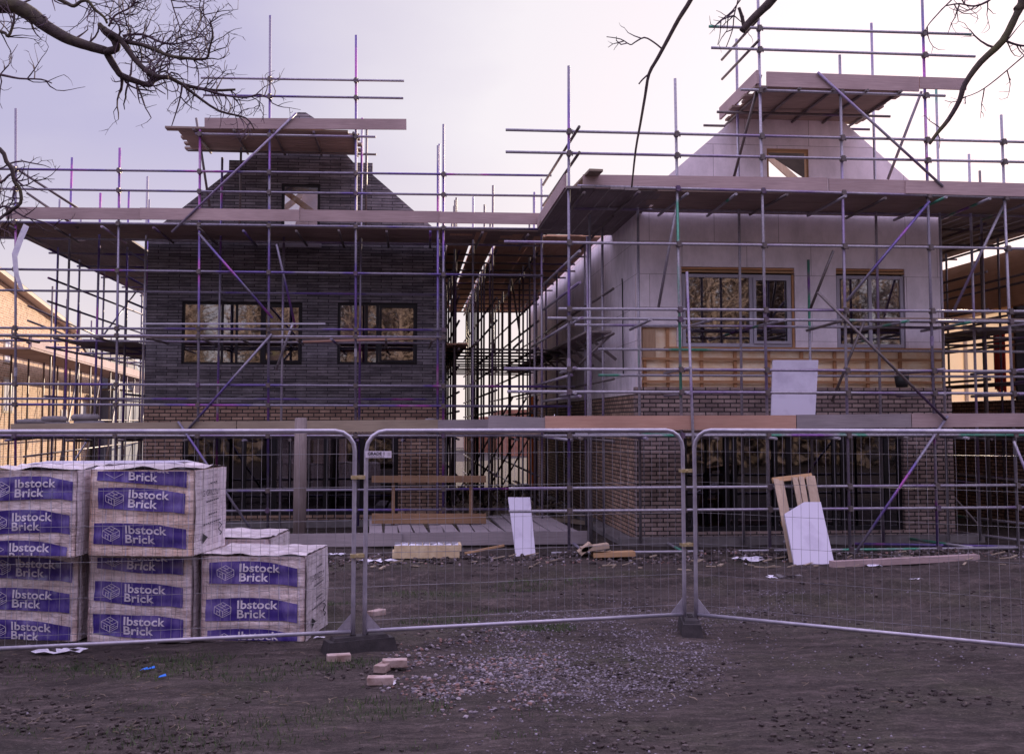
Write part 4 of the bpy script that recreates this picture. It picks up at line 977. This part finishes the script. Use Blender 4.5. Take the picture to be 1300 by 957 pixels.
# boardwalk of planks on the ground
BW = Thing('board_platform', 'low platform of grey planks on the ground in front of the alley', 'platform', (1.0, 19.3, 0))
xa_, xb_ = XP(285, 19.3), XP(745, 19.3)
BW.add('edge_board', MB().beam((xa_, 19.3, .155), ((xa_+xb_)/2-.1, 19.28, .155), .04, .22), TOE3)
BW.add('edge_board', MB().beam(((xa_+xb_)/2-.2, 19.34, .15), (xb_, 19.32, .155), .04, .22), TOE3)
for i in range(14):
    x = xb_ - .25 - i*.26; BW.add('plank', MB().beam((x, 19.4, .235+.006*(i % 3)), (x-.1+random.uniform(-.1, .1), 23.0+random.uniform(-.3, .3), .235+.006*(i % 3)), .225, .038), TOE3)
for y in (19.6, 21.0, 22.4): BW.add('bearer', MB().beam((xb_-3.7, y, .14), (xb_-.1, y, .14), .1, .12), TOE4)
TR = Thing('timber_trestle', 'two orange timber rails on posts in front of the tan brick pier', 'trestle', (XP(545, 20.8), 20.8, 0))
for (y0_, h_) in ((608, .12), (658, .18)):
    a = PY(472, y0_, 20.8); b = PY(617, y0_, 20.8); TR.add('rail', MB().beam(a, b, .07, h_), OLDW)
for px in (500, 598): x = XP(px, 20.86); TR.add('post', MB().box(x-.03, x+.03, 20.85, 20.9, .02, 1.15), OLDW)
p = V((XP(382, 19.4), 19.4, 0)); m = MB(); m.smooth = True; m.path([p, p+V((0, 0, 1.2)), p+V((.0, 0, 2.2))], [.115, .11, .105], 14)
POST = Thing('timber_post', 'round grey timber post standing in front of the dark house', 'post', p); POST.add('shaft', m, POSTM)
POST.add('cut_top', MB().path([p+V((0, 0, 2.2)), p+V((0, 0, 2.215))], [.1, .085], 14), POSTM)
# bags and slates on the first lift, left
for i, (px, w, h, lb) in enumerate(((45, .8, .1, 'flat grey slates stacked at the left end of the first lift'), (70, .55, .16, 'folded grey sheet beside the slates on the first lift'), (112, .62, .2, 'pile of grey cement bags on the first lift at left'), (548, .3, .12, 'small lump of wrapped bricks on the first lift'))):
    yb = 22.1 if px < 500 else 21.95; T = Thing('sack' if i > 1 else 'slate_pack', lb, 'sack' if i > 1 else 'slates', (XP(px, yb), yb, 1.93))
    n_ = 3
    for k in range(n_):
        m = MB(); m.smooth = True; z = 2.0 - .07 + .22 + k*h/n_
        z = 1.93 + k*(h+.16)/n_; cx = XP(px, yb)+random.uniform(-.06, .06); ww = w*random.uniform(.75, 1)/2; hh = (h+.16)/n_*.95
        m.path([V((cx-ww, yb, z+hh/2)), V((cx-ww*.85, yb, z+hh/2)), V((cx, yb, z+hh/2)), V((cx+ww*.85, yb, z+hh/2)), V((cx+ww, yb, z+hh/2))], [.02, hh*.55, hh*.62, hh*.55, .02], 10)
        T.add('bag' if i > 1 else 'slate_layer', m, BAG)
T = Thing('plastic_bag', 'crumpled pale plastic bag on the first lift beside the alley', 'bag', V((XP(700, SY+.2), SY+.2, 2.03)))
m = MB(); k0 = T.loc
for i in range(26):
    a = random.random()*6.3; b = random.random(); q_ = k0+V((math.cos(a)*.16*random.random(), math.sin(a)*.1, .02+.2*b)); m.prism([q_, q_+V((random.uniform(-.1, .1), .02, random.uniform(-.06, .08))), q_+V((random.uniform(-.08, .08), .05, random.uniform(-.08, .06)))], (.004, .004, .004))
T.add('film', m, LITTER)
m = MB(); m.path([V((XP(1146, 19), 19, z)) for z in (2.02, 2.04, 2.3)] , [.1, .11, .14], 12); 
bk = Thing('bucket', 'black bucket hanging at the right end of the battened strip', 'bucket', (XP(1146, 19.0), 19.0, 2.75))
m = MB(); m.smooth = True; m.path([bk.loc, bk.loc+V((0, 0, .2))], [.10, .13], 14); bk.add('body', m, BLACKP)
m = MB(); m.path([bk.loc+V((.13*math.cos(a), 0, .2+.13*math.sin(a))) for a in [i*math.pi/8 for i in range(9)]], .005, 5); bk.add('handle', m, TUBE_R)
# loose tubes on the ground, right
for i, (a, b, c, d, z, lb) in enumerate(((1085, 690, 1300, 694, .06, 'nearest loose tube lying along the foot of the right scaffolding'), (1130, 680, 1235, 695, .09, 'loose tube crossing the nearest one beside the pier'), (1190, 672, 1330, 690, .12, 'loose tube slanting down past the brick pier'),
        (1090, 678, 1200, 674, .05, 'loose tube lying in front of the glazed screen'), (1216, 655, 1330, 668, .35, 'topmost loose tube slanting at the right edge'), (885, 672, 1000, 688, .06, 'loose tube lying left of the pallet'),
        (700, 668, 748, 705, .05, 'short loose tube by the timber offcuts'), (822, 676, 868, 700, .05, 'short loose tube left of the right fence joint'))):
    m = MB(); m.smooth = True; m.tube(PZ(a, b, z), PZ(c, d, z)); solo('scaffold_tube', m, (TUBE_V, TUBE_G, TUBE_R)[i % 3], lb, 'scaffold tube', 'loose scaffold tubes')
# hanging cloth scraps left
T = Thing('plastic_strip', 'white plastic strip hanging from the leftmost standard under the top deck', 'strip', PY(24, 300, SL-.15))
m = MB(); pts = [(33, 284), (26, 300), (18, 322), (20, 345), (27, 366)]; k0 = len(m.v)
for a, b in pts: m.v += [PY(a-3, b, SL-.14), PY(a+4, b+4, SL-.16)]
for i in range(len(pts)-1): m.f.append((2*i, 2*i+1, 2*i+3, 2*i+2))
T.add('film', m, LITTER)
# litter
LT = [(994, 738, .42, .16, 'long pale plastic scrap on the mud behind the right fence panel'), (1107, 719, .26, .13, 'crumpled white scrap in front of the long timber'), (1150, 714, .15, .1, 'small white scrap near the end of the long timber'), (1163, 736, .16, .07, 'bluish scrap lying alone on the mud at right'),
      (950, 712, .4, .15, 'lilac film scrap on the ground left of the pallet'), (600, 706, .14, .2, 'white paper scrap beside the foam slabs'), (480, 716, .5, .12, 'lilac plastic scraps left of the foam slabs'), (427, 705, .25, .14, 'white scrap beside the single brick pack'),
      (76, 826, .40, .12, 'pale card on the ground under the fence by the packs'), (500, 869, .03, .12, 'short white stick in the brick rubble'), (405, 812, .1, .06, 'orange brown leaf heap at the corner of the single pack')]
for px, py, w, d, lb in LT:
    p = PZ(px, py, 0); m = MB(); n_ = 6; z0 = gh(p.x, p.y)
    for j in range(n_):
        for i in range(n_):
            x = p.x+(i/(n_-1)-.5)*w*(1+.3*math.sin(j*2.1)); y = p.y+(j/(n_-1)-.5)*d*(1+.4*math.sin(i*1.7+px)); m.v.append(V((x, y, gh(x, y)+.008+random.random()*min(.05, w*.14))))
    for j in range(n_-1):
        for i in range(n_-1):
            if random.random() > .12: a = j*n_+i; m.f.append((a, a+1, a+n_+1, a+n_))
    solo('scrap', m, LITTER, lb, 'litter', 'litter on the site')
BLUEL = simple('blue_film_scrap', (.03, .16, .62), None, .4)
for px, py, lb in ((183, 851, 'tiny blue film scrap on the mud in front of the packs'), (192, 849, 'slightly larger blue film scrap on the mud in front of the packs'), (206, 862, 'blue film scrap nearest the camera below the packs')):
    p = PZ(px, py, 0); z0 = gh(p.x, p.y)+.012; m = MB(); m.prism([p+V((-.03, -.02, z0)), p+V((.035, -.012, z0+.01)), p+V((.02, .03, z0+.018)), p+V((-.02, .02, z0+.006))], (0, 0, .004)); solo('scrap', m, BLUEL, lb, 'litter', 'litter on the site')
st = MB()
for i in range(420):
    p = PZ(random.gauss(190, 150), random.uniform(828, 940), 0) if i < 240 else PZ(random.uniform(450, 1250), random.uniform(730, 900), 0); a = random.random()*3.1; L = random.uniform(.02, .08); z = gh(p.x, p.y)+.004; d = V((math.cos(a)*L, math.sin(a)*L, random.uniform(-.004, .02)))
    st.path([p+V((0, 0, z)), p+d*.5+V((.01, 0, z+.004)), p+d+V((0, 0, z))], random.uniform(.0015, .0035), 3, False)
o = bpy.data.objects.new('straw', st.mesh('straw', simple('dry_straw', (.08, .055, .04), (.22, .17, .13), .8, 0, 3))); COL.objects.link(o); props(o, 'dry straw and twig bits trodden into the mud', 'straw', None, 'stuff')
for i in range(0):
    px = random.uniform(470, 1290); py = random.uniform(706, 722); p = PZ(px, py, .05); a = random.random()*6.3; L = random.uniform(.1, .5)
    if i < 14: pass
sk = MB()
for i in range(60):
    p = PZ(random.uniform(440, 1300), random.uniform(706, 724), .0); a = random.gauss(0, .5); L = random.uniform(.05, .24); z = gh(p.x, p.y)+.015
    sk.beam(p+V((0, 0, z)), p+V((math.cos(a)*L, math.sin(a)*L*.6, z+random.uniform(-.01, .05))), random.uniform(.015, .06), random.uniform(.006, .02))
o = bpy.data.objects.new('timber_debris', sk.mesh('timber_debris', TOE4)); COL.objects.link(o); props(o, 'splintered timber bits strewn along the foot of the scaffolding', 'debris', None, 'stuff')
sk = MB()
for i in range(260):
    p = V((random.uniform(.9, 3.6), random.uniform(23.4, 34), 0)); q_ = p+V((random.gauss(0, .5), random.gauss(0, .5), random.uniform(.03, .5)*random.random()))
    sk.beam(p+V((0, 0, .02+random.random()*.12)), q_, random.uniform(.02, .14), random.uniform(.015, .08))
o = bpy.data.objects.new('alley_debris', sk.mesh('alley_debris', TOE4)); COL.objects.link(o); props(o, 'jumble of timber and rubble heaped in the alley between the houses', 'debris', None, 'stuff')

# ------------------------------------------------------------------ TREES
def grow(m, p, d, L, r, lvl, flat):
    n_ = max(3, int(L/.045)); pts = [p.copy()]; rad = [r]; q_ = p.copy(); d = d.normalized(); bend = V((0, 0, 0))
    kids = []
    for i in range(n_):
        bend = bend*.55 + V((random.gauss(0, .26), random.gauss(0, .26)*flat, random.gauss(0, .26)+.02))
        d = (d + bend).normalized()
        q_ = q_ + d*(L/n_); pts.append(q_.copy()); rad.append(r*(1-.62*(i+1)/n_)*random.uniform(.85, 1.2))
        if lvl > 0 and random.random() < .36: kids.append((q_.copy(), d.copy(), rad[-1]))
    m.path(pts, rad, 5 if r > .006 else 3, False)
    for kp, kd, kr in kids:
        a = random.choice((-1, 1))*random.uniform(.7, 1.7)
        side = (kd.cross(FW)*a + FW*random.gauss(0, .3)*flat + V((0, 0, .12)))
        grow(m, kp, (kd + side).normalized(), L*random.uniform(.25, .5), max(.0028, kr*.72), lvl-1, flat)
def limb(T, pts, r0, r1, D, twigs=0, tl=.4, jitter=.0, lvl=2, tw=None, up=.3, dn=.0):
    P_ = [PD(a, b, D + dn*i/len(pts)) for i, (a, b) in enumerate(pts)]
    # smooth by subdividing
    Q = []
    for i in range(len(P_)-1):
        p0 = P_[max(0, i-1)]; p1 = P_[i]; p2 = P_[i+1]; p3 = P_[min(len(P_)-1, i+2)]
        for t in (0, .33, .66): Q.append(.5*((2*p1)+(p2-p0)*t+(2*p0-5*p1+4*p2-p3)*t*t+(3*p1-p0-3*p2+p3)*t**3))
    Q.append(P_[-1]); n_ = len(Q)
    m = MB(); m.smooth = True; rad = [(r0+(r1-r0)*i/(n_-1))*(1+.12*noise.noise(V((i*.9, r0*50, 0)))) for i in range(n_)]
    m.path(Q, rad, 9 if r0 > .02 else 6); T.add('branch', m, BARK if r0 > .012 else TWIG)
    for _ in range(twigs):
        i = random.randint(1, n_-2); d = (Q[i+1]-Q[i]).normalized()
        s = d.cross(FW)*random.choice((-1, 1, -1, 1))*random.uniform(.6, 1.4) + d*.6 + V((0, 0, up)) + FW*random.gauss(0, .3)
        grow(tw, Q[i], s, tl*random.uniform(.5, 1.2), max(.0055, rad[i]*.4 if rad[i] < .03 else .010), lvl, .5)
D1 = 8.6
T1 = Thing('tree', 'bare knotted tree reaching in over the brick packs from the left', 'tree', PZ(-260, 900, 0) * 1.0)
tb = V((PD(-255, 535, D1).x, PD(-255, 535, D1).y, 0)); T1.loc = tb; T1.o.location = tb
m = MB(); m.smooth = True; m.path([tb+V((0, 0, -.1)), tb+V((.02, 0, .8)), tb+V((.05, 0, 2.4)), tb+V((.15, 0, 4)), tb+V((0, 0, 6)), tb+V((-.3, .2, 8.5))], [.34, .27, .24, .22, .14, .05], 14); T1.add('trunk', m, BARK)
tw = MB()
limb(T1, [(-245, 120), (-140, 60), (-60, 12), (0, 7), (22, 9), (41, 19), (56, 32), (81, 47), (98, 54), (117, 60), (135, 65)], .075, .032, D1, 8, .3, tw=tw)
limb(T1, [(135, 65), (138, 72), (149, 90), (156, 97), (180, 106), (191, 108), (196, 102), (212, 98), (231, 107), (251, 112), (274, 115), (299, 114)], .030, .009, D1, 36, .30, tw=tw, dn=.3)
limb(T1, [(231, 107), (247, 120), (278, 141), (312, 150), (323, 165)], .014, .004, D1+.1, 8, .22, tw=tw)
limb(T1, [(251, 112), (285, 121), (312, 124), (330, 120), (345, 128)], .010, .004, D1+.2, 12, .3, tw=tw)
limb(T1, [(133, 66), (148, 62), (145, 51), (136, 42), (132, 38)], .032, .028, D1, 0, tw=tw)
limb(T1, [(132, 38), (128, 34), (126, 30)], .028, .016, D1, 0, tw=tw)
limb(T1, [(134, 39), (150, 48), (156, 55), (169, 73), (180, 85), (190, 93), (202, 98), (214, 98)], .023, .018, D1-.05, 10, .3, tw=tw)
limb(T1, [(150, 49), (165, 54), (180, 57), (199, 64), (214, 71), (236, 74), (261, 75), (266, 62), (270, 42), (266, 24)], .019, .006, D1, 40, .34, tw=tw, dn=-.2)
limb(T1, [(156, 46), (180, 44), (205, 54), (224, 56), (244, 50), (258, 46)], .011, .004, D1, 22, .3, tw=tw)
limb(T1, [(138, 34), (146, 20), (162, 12), (170, 4), (180, -14)], .010, .005, D1, 22, .3, tw=tw)
limb(T1, [(231, 109), (230, 118), (226, 135), (218, 160)], .010, .004, D1, 2, .15, tw=tw, up=-.5)
limb(T1, [(60, -8), (84, 4), (94, 8), (103, 2), (112, 2), (120, 12), (132, 22), (136, 30)], .016, .009, D1, 14, .26, tw=tw)
limb(T1, [(-120, 60), (-40, 88), (0, 95), (25, 100), (52, 101), (66, 106)], .012, .004, D1-.4, 10, .3, tw=tw)
limb(T1, [(-60, 40), (0, 40), (10, 47), (17, 30), (18, 17)], .014, .008, D1-.2, 12, .24, tw=tw)
limb(T1, [(-140, 100), (-40, 170), (0, 190), (8, 205), (15, 215), (18, 230), (25, 240), (26, 258), (10, 270), (-10, 285)], .02, .012, D1-.3, 16, .3, tw=tw)
limb(T1, [(-30, 230), (0, 232), (14, 222), (30, 236), (48, 226)], .012, .004, D1-.3, 8, .25, tw=tw)
limb(T1, [(-60, 300), (-10, 270), (8, 262), (30, 275), (55, 282), (72, 290)], .010, .004, D1-.3, 14, .25, tw=tw)
limb(T1, [(200, -60), (212, -20), (220, 10), (228, 35), (232, 60)], .006, .004, D1+.1, 14, .3, tw=tw)
limb(T1, [(250, -60), (262, -30), (258, 10), (262, 30)], .006, .004, D1+.1, 12, .26, tw=tw)
T1.add('twigs', tw, TWIG)
D2 = 7.6
tb = V((PD(1660, 535, D2).x, PD(1660, 535, D2).y, 0))
T2 = Thing('tree', 'bare tree whose thin dark branches hang down from the top right', 'tree', tb)
m = MB(); m.smooth = True; m.path([tb+V((0, 0, -.1)), tb+V((-.02, 0, 1)), tb+V((-.1, 0, 3)), tb+V((-.2, 0, 5)), tb+V((-.1, 0, 7.5))], [.3, .24, .2, .17, .06], 14); T2.add('trunk', m, BARK)
tw = MB()
limb(T2, [(1640, 60), (1500, -150), (1360, -90), (1316, -25), (1300, 0), (1290, 20), (1273, 52), (1245, 79), (1225, 107), (1218, 128), (1204, 152), (1190, 169), (1180, 183)], .036, .010, D2, 6, .2, tw=tw, lvl=1)
limb(T2, [(1300, -20), (1298, 4), (1290, 14)], .036, .028, D2, 0, tw=tw)
limb(T2, [(1274, 51), (1290, 57), (1306, 58), (1340, 50)], .009, .006, D2, 6, .25, tw=tw, lvl=2)
limb(T2, [(1340, 40), (1305, 67), (1266, 100), (1242, 117), (1220, 125)], .006, .003, D2+.1, 4, .2, tw=tw, lvl=1)
limb(T2, [(1380, -80), (1300, -60), (1210, -30), (1270, -4), (1238, 8), (1225, 15)][:1]+[(1290, -40), (1262, -4), (1238, 8), (1218, 5), (1200, 8)], .010, .004, D2, 8, .25, tw=tw, lvl=1, up=-.2)
limb(T2, [(1230, -60), (1215, -10), (1196, 12), (1180, 30), (1174, 40)], .006, .003, D2+.2, 3, .2, tw=tw, lvl=1, up=-.3)
limb(T2, [(1640, 40), (1450, -220), (1250, -190), (1060, -110), (1000, -30), (980, 0), (963, 17), (950, 30), (942, 40)], .045, .022, D2-.2, 0, tw=tw)
limb(T2, [(945, 37), (942, 22), (938, 10)], .014, .010, D2-.2, 0, tw=tw)
limb(T2, [(975, -20), (950, -12), (930, 14), (915, 26), (905, 36)], .006, .003, D2, 4, .2, tw=tw, lvl=1)
limb(T2, [(945, -40), (938, -4), (932, 20), (930, 38), (922, 60)], .005, .003, D2, 6, .2, tw=tw, lvl=1, up=-.4)
limb(T2, [(1250, -195), (1050, -210), (930, -120), (890, -30), (877, 0), (862, 24), (848, 50), (835, 74), (824, 94), (819, 122), (813, 157), (807, 191), (802, 238)], .020, .006, D2-.1, 0, tw=tw)
limb(T2, [(840, 62), (830, 54), (818, 48), (806, 54), (800, 57), (788, 50), (770, 47)], .006, .003, D2-.1, 3, .16, tw=tw, lvl=1)
limb(T2, [(825, 93), (816, 101), (811, 107)], .006, .005, D2-.1, 0, tw=tw)
T2.add('twigs', tw, TWIG)
# woodland behind the photographer (seen in the windows)
wd = MB(); random.seed(21)
for i in range(150):
    x = random.uniform(-28, 32); y = -random.uniform(13, 24); h = random.uniform(10, 17); b = V((x, y, 0))
    wd.path([b, b+V((random.uniform(-.4, .4), 0, h))], [.2, .04], 5, False)
    for k in range(85):
        z = h*random.uniform(.08, 1); a = random.random()*6.3; r = random.uniform(.6, 2.6)*(1.15-z/h*.6); s = b+V((0, 0, z)); e = s+V((math.cos(a)*r, math.sin(a)*r, random.uniform(.2, 1.2)))
        wd.path([s, e], [.045, .02], 3, False)
        for q2 in range(7):
            t = s.lerp(e, random.uniform(.3, 1)); t2 = t+V((random.gauss(0, .5), random.gauss(0, .5), random.gauss(.2, .4))); wd.path([t, t2], [.03, .014], 3, False)
for i in range(2600):
    x = random.uniform(-28, 32); y = -random.uniform(12, 15); z = random.uniform(0, 2.2); k = len(wd.v); s = .28
    wd.v += [V((x, y, z)), V((x+random.gauss(0, s), y+random.gauss(0, s), z+random.gauss(0, s))), V((x+random.gauss(0, s), y+random.gauss(0, s), z+random.gauss(0, s)))]; wd.f.append((k, k+1, k+2))
o = bpy.data.objects.new('woodland', wd.mesh('woodland', simple('brown_wood', (.17, .125, .11), (.29, .23, .20), .9, 0, 2))); COL.objects.link(o); props(o, 'bare brown woodland across the road mirrored in the windows', 'woodland', None, 'stuff')

# ------------------------------------------------------------------ LIGHT AND SKY
SUN_AZ = math.radians(30); SUN_EL = math.radians(15)       # azimuth from +Y towards +X
sd = V((math.sin(SUN_AZ)*math.cos(SUN_EL), math.cos(SUN_AZ)*math.cos(SUN_EL), math.sin(SUN_EL)))
sun = bpy.data.lights.new('sun', 'SUN'); sun.energy = 4.0; sun.angle = math.radians(.6); sun.color = (1, .80, .58)
so = bpy.data.objects.new('sun', sun); COL.objects.link(so); so.rotation_euler = sd.to_track_quat('Z', 'Y').to_euler(); so.location = (10, 20, 30)
w = bpy.data.worlds.new('World'); scn.world = w; w.use_nodes = True; t = w.node_tree; bg = t.nodes['Background']
sky = t.nodes.new('ShaderNodeTexSky'); sky.sky_type = 'NISHITA'; sky.sun_disc = False; sky.sun_elevation = SUN_EL; sky.sun_rotation = SUN_AZ
sky.air_density = 1.0; sky.dust_density = 2.0
def N(typ, **k):
    n_ = t.nodes.new(typ)
    for a, b in k.items(): setattr(n_, a, b)
    return n_
def LK(a, b): t.links.new(a, b)
tc = N('ShaderNodeTexCoord'); gen = tc.outputs['Generated']
def ramp(fac, stops):
    r = N('ShaderNodeValToRGB'); LK(fac, r.inputs[0]); e = r.color_ramp.elements
    while len(e) < len(stops): e.new(.5)
    for el, (p_, c_) in zip(e, stops): el.position = p_; el.color = (c_, c_, c_, 1) if isinstance(c_, (int, float)) else (*c_, 1)
    return r.outputs[0]
def mixc(f_, a, b, mode='MIX'):
    m_ = N('ShaderNodeMix', data_type='RGBA', blend_type=mode)
    for i, v in ((0, f_), (6, a), (7, b)):
        if isinstance(v, (int, float)): m_.inputs[i].default_value = v
        elif isinstance(v, tuple): m_.inputs[i].default_value = (*v, 1)
        else: LK(v, m_.inputs[i])
    return m_.outputs[2]
dot = N('ShaderNodeVectorMath', operation='DOT_PRODUCT'); LK(gen, dot.inputs[0]); dot.inputs[1].default_value = V((.46, .84, .30)).normalized()
mp = N('ShaderNodeVectorMath', operation='MULTIPLY'); LK(gen, mp.inputs[0]); mp.inputs[1].default_value = (1, 1, 2.4)
nz = N('ShaderNodeTexNoise'); LK(mp.outputs[0], nz.inputs['Vector']); nz.inputs['Scale'].default_value = 2.6; nz.inputs['Detail'].default_value = 7; nz.inputs['Roughness'].default_value = .5
# cloud brightness: brightest round the sun, greyer away from it
glow = N('ShaderNodeMapRange'); LK(dot.outputs['Value'], glow.inputs[0])
glow.inputs[1].default_value = .80; glow.inputs[2].default_value = .965; glow.inputs[3].default_value = 0; glow.inputs[4].default_value = 1
addn = N('ShaderNodeMath', operation='MULTIPLY_ADD'); LK(nz.outputs['Fac'], addn.inputs[0]); addn.inputs[1].default_value = .9; addn.inputs[2].default_value = -.45
gsum = N('ShaderNodeMath', operation='ADD'); LK(glow.outputs[0], gsum.inputs[0]); LK(addn.outputs[0], gsum.inputs[1])
cloud = ramp(gsum.outputs[0], [(.0, (.50, .475, .66)), (.45, (.67, .64, .73)), (.8, (.82, .80, .825))])
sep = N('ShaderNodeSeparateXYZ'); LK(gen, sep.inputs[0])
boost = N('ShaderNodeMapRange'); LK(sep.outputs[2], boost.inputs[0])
boost.inputs[1].default_value = .36; boost.inputs[2].default_value = .65; boost.inputs[3].default_value = 6.0; boost.inputs[4].default_value = 26  # unseen sky overhead made brighter to light ground and facades
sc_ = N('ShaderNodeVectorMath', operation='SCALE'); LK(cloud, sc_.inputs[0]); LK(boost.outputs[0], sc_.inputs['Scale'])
tint = mixc(1, sky.outputs[0], (1.0, .72, 1.05), 'MULTIPLY')
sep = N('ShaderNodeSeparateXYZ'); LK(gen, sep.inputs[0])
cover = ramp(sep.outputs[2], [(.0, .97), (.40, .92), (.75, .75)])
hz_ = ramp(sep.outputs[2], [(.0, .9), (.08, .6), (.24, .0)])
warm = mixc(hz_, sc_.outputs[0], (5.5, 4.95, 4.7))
up_ = ramp(sep.outputs[2], [(.36, (1, 1, 1)), (.6, (1.0, .93, .94))])  # tints the unseen overhead sky to colour the light it adds
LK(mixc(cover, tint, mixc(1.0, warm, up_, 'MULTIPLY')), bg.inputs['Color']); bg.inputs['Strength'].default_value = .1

# ------------------------------------------------------------------ CAMERA
cd = bpy.data.cameras.new('camera'); co = bpy.data.objects.new('camera', cd); COL.objects.link(co)
cd.sensor_width = 36; cd.lens = 36*F/1300; cd.shift_y = -45/1300; cd.clip_end = 3000; cd.clip_start = .05
M_ = Matrix((RR, UP, -FW)).transposed().to_4x4(); M_.translation = CAM; co.matrix_world = M_
scn.camera = co
scn.render.engine = 'CYCLES'; scn.cycles.max_bounces = 6; scn.cycles.transparent_max_bounces = 16
vs_ = scn.view_settings; vs_.view_transform = 'Standard'; vs_.look = 'None'; vs_.gamma = 1; vs_.exposure = .85; vs_.use_curve_mapping = False
